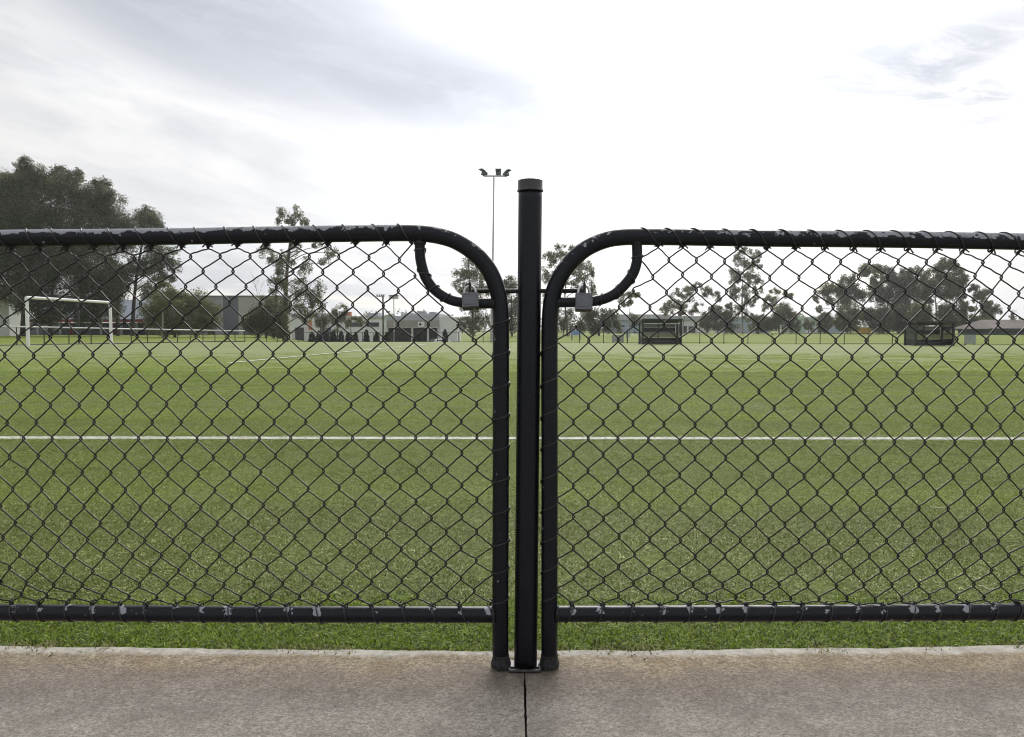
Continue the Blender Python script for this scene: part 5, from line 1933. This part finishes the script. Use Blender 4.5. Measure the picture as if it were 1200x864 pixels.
tree('small_gum', 'spindly light sapling with pale thin trunk between lacy gum and warehouse', 76, 190, [(190.5, 375), (190, 350), (191, 335)], 1.6,
     [(190, 336, 9, 7), (183, 345, 7, 6), (198, 344, 9, 7), (206, 352, 7, 6), (191, 355, 9, 7)], 'olive', M_barkpale, n_per=0.5, seed=4, group=GRP_L)
# --- tall gum behind the left gate
tree('gum_tree', 'tall ragged gum rising above the top rail of the left gate', 96, 334, [(334, 375), (334.5, 345), (336, 315), (340, 285), (343, 258)], 6,
     [(330, 252, 7, 6), (345, 250, 7, 7), (338, 260, 8, 5), (362, 262, 5, 4), (322, 258, 4, 3), (352, 258, 5, 4), (315, 293, 7, 8), (312, 303, 5, 7), (334, 300, 8, 10), (333, 312, 8, 9), (352, 292, 6, 5), (355, 312, 6, 10), (383, 296, 8, 9), (374, 288, 6, 5), (379, 309, 4, 5), (330, 326, 9, 9), (340, 335, 9, 8), (354, 326, 6, 8), (353, 344, 12, 11), (366, 338, 9, 11), (368, 356, 8, 11), (348, 362, 10, 9), (318, 345, 5, 9), (312, 352, 5, 5), (337, 358, 9, 11), (362, 372, 7, 7)],
     'gum', M_barkbrown, n_per=0.62, seed=5, droop=1.0, sub=0.42, group='gums at middle left', extra_trunks=([[(320, 394), (321, 365), (324, 340)], 3],))
tree('shade_tree', 'low dense dark tree at the foot of the tall ragged gum', 88, 312, [(312, 385), (313, 375)], 2.6,
     [(300, 374, 12, 13), (316, 366, 13, 12), (328, 375, 9, 13), (308, 384, 17, 9), (292, 380, 7, 8), (326, 388, 10, 6), (318, 358, 7, 6)], 'bush', n_per=1.0, seed=6, group='gums at middle left')


def bare_sapling():
    Y = 92
    x0 = (306 - 600) / FPX * Y
    root = empty('bare_sapling', (x0, Y, tz(x0, Y)), 'leafless sapling with thin upright twigs beside the tall ragged gum', 'tree')
    MB().tube(catmull([Vector((x0, Y, tz(x0, Y) - .1)), P(305, 372, Y), P(303, 350, Y), P(299, 335, Y)], 5), [.05 - .0025 * i for i in range(16)], 6).build('trunk', M_barkpale, root, True)
    mb = MB()
    r = random.Random(9)
    for (a, b_) in (((303, 350), (309, 328)), ((304, 358), (297, 342)), ((302, 345), (296, 330)), ((304, 355), (311, 341)), ((301, 341), (303, 325)), ((300, 337), (296, 322)), ((304, 362), (294, 352))):
        A, B = P(*a, Y), P(*b_, Y)
        mb.tube([A, A.lerp(B, .5) + Vector((r.uniform(-.1, .1), 0, .1)), B], [.022, .016, .008], 5)
        for k in range(3):
            q = A.lerp(B, r.uniform(.4, .9))
            mb.tube([q, q + Vector((r.uniform(-.5, .5), r.uniform(-.3, .3), r.uniform(.3, .8)))], [.010, .006], 4)
    mb.build('twigs', M_barkpale, root, True)


bare_sapling()
tree('small_gum', 'first young tree from the left before the orange signed factory', 116, 379, [(379, 385), (378, 370), (378, 360)], 1.8,
     [(372, 372, 7, 7), (383, 372, 8, 8), (380, 362, 4, 4), (376, 381, 6, 6)], 'olive', n_per=0.7, seed=7, group='young trees at the factory')
tree('small_gum', 'second young tree, compact crowned, beside the orange roof sign', 118, 395, [(395, 385), (396, 372)], 1.8,
     [(398, 364, 8, 6), (393, 372, 8, 7), (402, 371, 6, 5), (394, 383, 4, 6)], 'olive', n_per=0.8, seed=8, group='young trees at the factory')
tree('small_gum', 'third young tree, thinnest, right of the orange roof sign', 118, 411, [(411, 388), (411, 378)], 1.2,
     [(411, 375, 7, 4), (419, 377, 6, 4), (424, 378, 4, 4), (407, 379, 4, 4)], 'olive', n_per=0.6, seed=9, group='young trees at the factory')


def conifer(px, ytop, wpx, Y, label, i):
    r = np.random.default_rng(300 + i)
    s = S(Y)
    x0 = (px - 600) / FPX * Y
    zg = tz(x0, Y)
    root = empty('clipped_conifer', (x0, Y, zg), label, 'shrub', 'dark conifers along the warehouse fence')
    zt = P(px, ytop, Y).z
    MB().tube([Vector((x0, Y, zg - .1)), Vector((x0, Y, zg + (zt - zg) * .7))], [.07, .03], 6).build('trunk', M_bark, root, True)
    n = 900
    t = r.uniform(0, 1, n)
    rad = wpx / 2 * s * (1.0 - t ** 2.4) ** 0.5 * 1.15 * np.sqrt(r.uniform(0.2, 1, n))
    a = r.uniform(0, 2 * np.pi, n)
    pos = np.stack([x0 + np.cos(a) * rad, Y + np.sin(a) * rad, zg + t * (zt - zg)], 1)
    ax = r.normal(0, 1, (n, 3)) + np.array([0, 0, 1.0])
    ax /= np.linalg.norm(ax, axis=1)[:, None]
    bx_ = r.normal(0, 1, (n, 3))
    bx_ -= ax * (ax * bx_).sum(1)[:, None]
    bx_ /= np.linalg.norm(bx_, axis=1)[:, None]
    L = 0.26
    q = np.stack([pos - ax * L / 2, pos + bx_ * L / 4, pos + ax * L / 2, pos - bx_ * L / 4], 1).reshape(-1, 3)
    col = np.array(PAL['cypress'])[r.integers(0, 3, n)]
    raw_mesh('foliage', q, np.arange(len(q)).reshape(-1, 4), M_leaf, root, cols=np.repeat(col, 4, axis=0))


for i, (px, yt, wp, lb) in enumerate((
        (366, 389.5, 9, 'low wide conifer at the left end of the dark row'), (374, 388, 8, 'second conifer from the left in the dark row'),
        (383, 388.5, 9, 'third conifer from the left in the dark row'), (391, 387.5, 8, 'conifer right of the third in the dark row, under the young tree'),
        (400, 388.5, 8, 'conifer below the orange roof sign'), (408, 390, 7, 'short conifer just right of the orange roof sign'),
        (417, 389.5, 6, 'narrow conifer under the thinnest young tree'), (429.5, 386.8, 7.5, 'tallest conifer in the dark row, standing apart left of the power pole'),
        (441.5, 389.5, 8, 'rounded conifer next to the power pole foot'), (453.5, 390, 7, 'conifer at the left end of the loading bays'),
        (470, 390.5, 9, 'conifer before the first loading bay'), (491, 390.5, 9, 'conifer under the square warehouse sign'), (521.5, 386.4, 7, 'pointed conifer against the white warehouse end wall'))):
    conifer(px, yt, wp, 82 + (i % 3) * 1.5, lb, i)
# --- by the gate post
tree('gum_tree', 'open gum tree seen through the left brace beside the left padlock', 92, 554, [(554, 380), (553, 350), (550, 325), (549, 308)], 3,
     [(547, 308, 8, 7), (556, 312, 7, 7), (540, 322, 8, 8), (552, 325, 9, 8), (564, 326, 7, 8), (538, 336, 8, 7), (550, 342, 10, 8), (563, 342, 9, 9), (569, 334, 5, 7), (545, 356, 10, 8), (560, 360, 10, 9), (552, 374, 12, 9), (566, 376, 8, 8), (543, 380, 7, 7), (556, 386, 10, 6)],
     'gum', M_barkbrown, n_per=0.7, seed=10, group='trees round the gate post')
tree('gum_tree', 'narrow dark tree in the gap between left stile and post', 97, 600, [(600, 385), (599, 360), (599, 338)], 2.4,
     [(598, 330, 7, 7), (603, 338, 7, 7), (594, 344, 8, 8), (602, 354, 9, 9), (594, 364, 8, 9), (604, 370, 8, 9), (598, 382, 10, 8), (610, 345, 5, 6), (588, 336, 5, 6)],
     'gum_dark', n_per=0.75, seed=11, group='trees round the gate post')
tree('gum_tree', 'airy gum tree just right of the post, behind the right bend of the gate', 98, 665, [(664, 380), (662, 350), (664, 325), (668, 305)], 2.4,
     [(660, 291, 8, 6), (668, 294, 7, 5), (642, 302, 6, 8), (654, 303, 9, 8), (668, 308, 9, 8), (684, 311, 9, 8), (694, 317, 6, 7), (687, 326, 8, 7), (676, 322, 8, 7), (646, 316, 7, 7), (639, 328, 7, 8), (660, 326, 8, 6), (668, 336, 8, 6), (693, 335, 5, 5), (650, 340, 8, 7), (640, 348, 6, 7), (680, 342, 5, 5), (698, 343, 4, 4)],
     'gum', M_barkbrown, n_per=0.55, seed=12, group='trees round the gate post')
tree('gum_tree', 'pair of thin stems with wispy foliage hugging the right stile', 104, 660, [(661, 380), (663, 365), (660, 352)], 1.8,
     [(652, 365, 7, 9), (660, 372, 7, 9), (668, 366, 6, 8), (656, 384, 8, 7), (668, 384, 6, 6)], 'gum', M_barkpale, n_per=0.55, seed=13, group='trees round the gate post', extra_trunks=([[(667, 394), (669, 376), (667, 360)], 1.5],))
tree('round_bush', 'broad dense bush below the right padlock', 104, 702, [(702, 386), (702, 378)], 2.4,
     [(690, 374, 11, 10), (703, 370, 11, 8), (714, 374, 9, 9), (718, 367, 6, 5), (694, 384, 13, 7), (712, 384, 12, 7), (724, 384, 5, 6), (683, 380, 6, 8)], 'bush', n_per=1.0, seed=14, group='bushes on the far side')
tree('sapling', 'wispy drooping sapling in the open sky right of the right brace', 88, 738, [(738, 380), (737, 360), (736, 346)], 0.8,
     [(729, 352, 4, 4), (736, 346, 5, 3.5), (742, 347, 4, 3), (748, 346, 3, 2.5), (733, 358, 4, 3), (740, 357, 3, 4), (727, 345, 3, 2.5)], 'olive', M_barkpale, n_per=0.5, seed=15, group='trees round the gate post')
tree('small_gum', 'small pale tree against the factory roof, left of the left shelter', 128, 744, [(744, 386), (744, 374)], 1.2,
     [(744, 370, 6, 5), (741, 377, 6, 5), (748, 377, 5, 5)], 'olive', n_per=0.7, seed=16, group='trees right of the gate')
# --- right side
tree('gum_tree', 'spreading gum with twin white trunks over the left shelter', 140, 797, [(797, 380), (797.5, 368), (800, 350)], 2.0,
     [(799, 342, 9, 6), (809, 338, 8, 5), (817, 336, 7, 5), (828, 340, 8, 6), (836, 345, 6, 4), (841, 350, 3.5, 3), (789, 354, 8, 7), (782, 360, 6, 6), (778, 366, 5, 5), (800, 358, 8, 6), (814, 364, 7, 5), (797, 367, 6, 4), (806, 349, 7, 4), (820, 357, 5, 4)],
     'gum', M_barkpale, n_per=0.75, seed=17, group='trees right of the gate', extra_trunks=([[(800.5, 393), (801, 378), (806, 358)], 1.6],))
tree('round_bush', 'dense dark bush right of the left shelter', 142, 841, [(841, 386), (841, 378)], 2,
     [(832, 372, 10, 9), (845, 366, 10, 7), (854, 372, 8, 9), (838, 382, 15, 7), (855, 384, 8, 6), (826, 380, 6, 8), (850, 360, 6, 4), (836, 363, 5, 4)], 'bush', n_per=1.1, seed=18, group='bushes on the far side')
tree('slender_gum', 'tall slender gum standing clear of its neighbours right of centre', 146, 870, [(870, 380), (870, 350), (871, 320), (873, 298)], 2.2,
     [(869, 294, 7, 5), (881, 298, 6, 7), (863, 304, 6, 6), (875, 309, 8, 7), (885, 311, 5, 6), (860, 320, 6, 7), (870, 324, 8, 7), (884, 325, 9, 7), (892, 330, 4, 4), (862, 332, 5, 5), (860, 343, 7, 7), (872, 340, 8, 8), (885, 340, 5, 6), (887, 351, 4, 5), (874, 356, 7, 7), (864, 364, 5, 6), (875, 370, 5, 6)],
     'gum', M_barkpale, n_per=0.8, seed=19, group='trees right of the gate')
tree('round_bush', 'smallest bush, at the foot of the slender gum', 150, 889, [(889, 388), (889, 382)], 1.6,
     [(884, 378, 7, 7), (893, 376, 7, 7), (889, 385, 10, 5), (899, 383, 5, 6)], 'bush', n_per=1.1, seed=20, group='bushes on the far side')
tree('gum_tree', 'half bare gum tree behind the big round bush, right of the slender gum', 148, 913, [(912, 378), (911, 362), (909, 348)], 1.6,
     [(905, 341, 5, 3), (916, 343, 6, 4), (922, 347, 5, 4), (901, 352, 6, 6), (911, 354, 8, 6), (927, 347, 3, 2.5), (898, 360, 5, 5)], 'olive', n_per=0.7, seed=21, group='trees right of the gate')
tree('round_bush', 'biggest round bush, right of the slender gum', 144, 917, [(917, 386), (917, 376)], 2,
     [(908, 370, 9, 9), (920, 365, 9, 8), (928, 374, 8, 9), (914, 381, 15, 7), (931, 383, 7, 6), (902, 380, 7, 8)], 'bush', n_per=1.1, seed=22, group='bushes on the far side')
tree('small_gum', 'pale little tree before the mint green shed', 160, 947, [(947, 386), (947, 380)], 1,
     [(945, 378, 5, 5), (951, 380, 4, 4), (948, 385, 6, 4)], 'olive', n_per=0.8, seed=23, group='trees right of the gate')
tree('round_bush', 'upright bush between the mint green shed and the big gums', 158, 966, [(966, 386), (966, 380)], 1.6,
     [(962, 376, 6, 7), (970, 377, 6, 7), (966, 384, 9, 6), (967, 370, 4, 4)], 'bush', n_per=1.1, seed=24, group='bushes on the far side')
BIG = 'big gums at the right'
tree('gum_tree', 'leftmost of the big right hand gums, with lacy drooping outer foliage', 150, 992, [(992, 380), (995, 360), (1000, 340), (1010, 324)], 2.4,
     [(967, 342, 7, 7), (961, 352, 4, 5), (958, 362, 3, 5), (976, 336, 6, 6), (985, 340, 8, 8), (973, 352, 6, 6), (985, 356, 8, 8), (997, 328, 8, 7), (1007, 318, 8, 7), (1017, 318, 8, 5), (1001, 340, 9, 8), (1013, 345, 9, 8), (996, 352, 8, 8), (1026, 314, 8, 5), (1024, 330, 6, 8)],
     'gum', M_barkbrown, n_per=1.2, seed=25, group=BIG)
tree('gum_tree', 'broad crowned gum, second of the big right hand gums', 154, 1040, [(1040, 380), (1040, 360), (1045, 338)], 3,
     [(1040, 320, 9, 7), (1047, 326, 8, 6), (1032, 336, 9, 8), (1046, 342, 12, 10), (1058, 330, 10, 9), (1066, 322, 9, 7), (1075, 318, 8, 5), (1062, 345, 12, 11), (1074, 335, 10, 10), (1030, 350, 9, 8), (1050, 356, 12, 8)],
     'gum_dark', M_barkbrown, n_per=1.35, seed=26, group=BIG)
tree('gum_tree', 'tallest of the big right hand gums, pale trunk above the right shelter', 148, 1097, [(1097, 380), (1096.5, 360), (1096, 345), (1100, 325)], 2.6,
     [(1108, 310, 9, 6), (1116, 312, 8, 6), (1101, 314, 6, 5), (1122, 318, 6, 5), (1093, 324, 10, 8), (1108, 326, 11, 8), (1122, 328, 9, 7), (1131, 334, 6, 6), (1088, 336, 9, 9), (1104, 340, 12, 9), (1120, 342, 9, 9), (1084, 350, 9, 9), (1130, 346, 5, 8)],
     'gum', M_barkpale, n_per=1.35, seed=27, group=BIG, extra_trunks=([[(1111, 392), (1110, 370), (1114, 350)], 1.6],))
tree('gum_tree', 'separate smaller gum leaning over the house roof at the right', 146, 1141, [(1140, 380), (1143, 362), (1147, 345)], 1.8,
     [(1146, 339, 6, 5), (1151, 345, 6, 6), (1144, 350, 6, 6), (1160, 356, 7, 5), (1166, 362, 6, 6), (1154, 362, 7, 6), (1163, 371, 6, 5), (1150, 370, 7, 6), (1140, 362, 4, 5)],
     'gum', M_barkpale, n_per=1.2, seed=28, group=BIG)
BUS = 'understorey shrubs below the big gums'
for i, (px, lb, cl_, pal_) in enumerate((
        (996, 'olive shrub left of the yellow container', [(992, 370, 10, 10), (1002, 366, 8, 9), (996, 381, 12, 8), (985, 380, 6, 7)], 'olive'),
        (1030, 'dark shrub behind the yellow container', [(1014, 370, 8, 9), (1028, 374, 13, 11), (1038, 368, 9, 8), (1034, 384, 13, 6)], 'bush'),
        (1054, 'tall dark shrub left of the right shelter', [(1046, 372, 8, 10), (1057, 366, 9, 10), (1054, 382, 12, 8), (1064, 376, 6, 9)], 'bush'),
        (1076, 'grey green shrub right behind the right shelter roof', [(1070, 364, 8, 8), (1082, 364, 9, 8), (1074, 376, 12, 8), (1088, 374, 7, 8)], 'olive'),
        (1116, 'shrub between the tallest gum and the grey board', [(1106, 368, 8, 9), (1118, 364, 10, 9), (1112, 379, 12, 8), (1126, 376, 7, 9), (1130, 362, 6, 6)], 'bush'),
        (1142, 'spreading shrub above the right hand grey board', [(1136, 376, 8, 8), (1146, 380, 8, 7), (1140, 386, 11, 5)], 'olive'),
        (1158, 'low dark shrub touching the house roof', [(1154, 380, 8, 8), (1160, 386, 8, 5), (1150, 387, 8, 5)], 'bush'))):
    tree('understorey_shrub', lb, 138 + 2 * (i % 3), px, [(px, 386), (px, 378)], 1.6, cl_, pal_, n_per=1.35, seed=40 + i, group=BUS, cat='shrub')


# far-off tree belt closing the horizon
def belt():
    r = np.random.default_rng(77)
    Vs, Cs = [], []
    for x in np.arange(-420, 420, 2.2):
        Y = 330 + r.uniform(-15, 25)
        hgt = 5.0 + 3.5 * math.sin(x * 0.021) * math.sin(x * 0.05 + 1) + r.uniform(-1.5, 2.0)
        m = 34
        t = r.uniform(0, 1, m)
        pos = np.stack([x + r.normal(0, 1.8, m), Y + r.normal(0, 2, m), t * max(2, hgt)], 1)
        a = r.normal(0, 1, (m, 3))
        a /= np.linalg.norm(a, axis=1)[:, None]
        b_ = r.normal(0, 1, (m, 3))
        b_ -= a * (a * b_).sum(1)[:, None]
        b_ /= np.linalg.norm(b_, axis=1)[:, None]
        L = 1.5
        Vs.append(np.stack([pos - a * L / 2, pos + b_ * L / 3, pos + a * L / 2, pos - b_ * L / 3], 1).reshape(-1, 3))
        Cs.append(np.repeat(np.array(PAL['bush'])[r.integers(0, 4, m)] * 1.15, 4, axis=0))
    V = np.concatenate(Vs)
    o = raw_mesh('distant_trees', V, np.arange(len(V)).reshape(-1, 4), M_leaf, cols=np.concatenate(Cs))
    o['kind'] = 'stuff'


belt()


# ================================================================== pale volume added to lighten the far trees, standing for flare veil
hz_m, hz_t, hz_b, hz_o = new_mat("pale_veil_haze")
hz_t.t.nodes.remove(hz_b)
pv = hz_t.n('ShaderNodeVolumePrincipled')
pv.inputs['Color'].default_value = (0.93, 0.95, 1.0, 1)
pv.inputs['Density'].default_value = 0.00034
pv.inputs['Anisotropy'].default_value = 0.72
hz_t.link(pv.outputs[0], hz_o.inputs['Volume'])
hz = MB().box(-1610, 1610, -310, 3010, -2.95, 32).build('veil_haze', hz_m)
hz['kind'] = 'stuff'
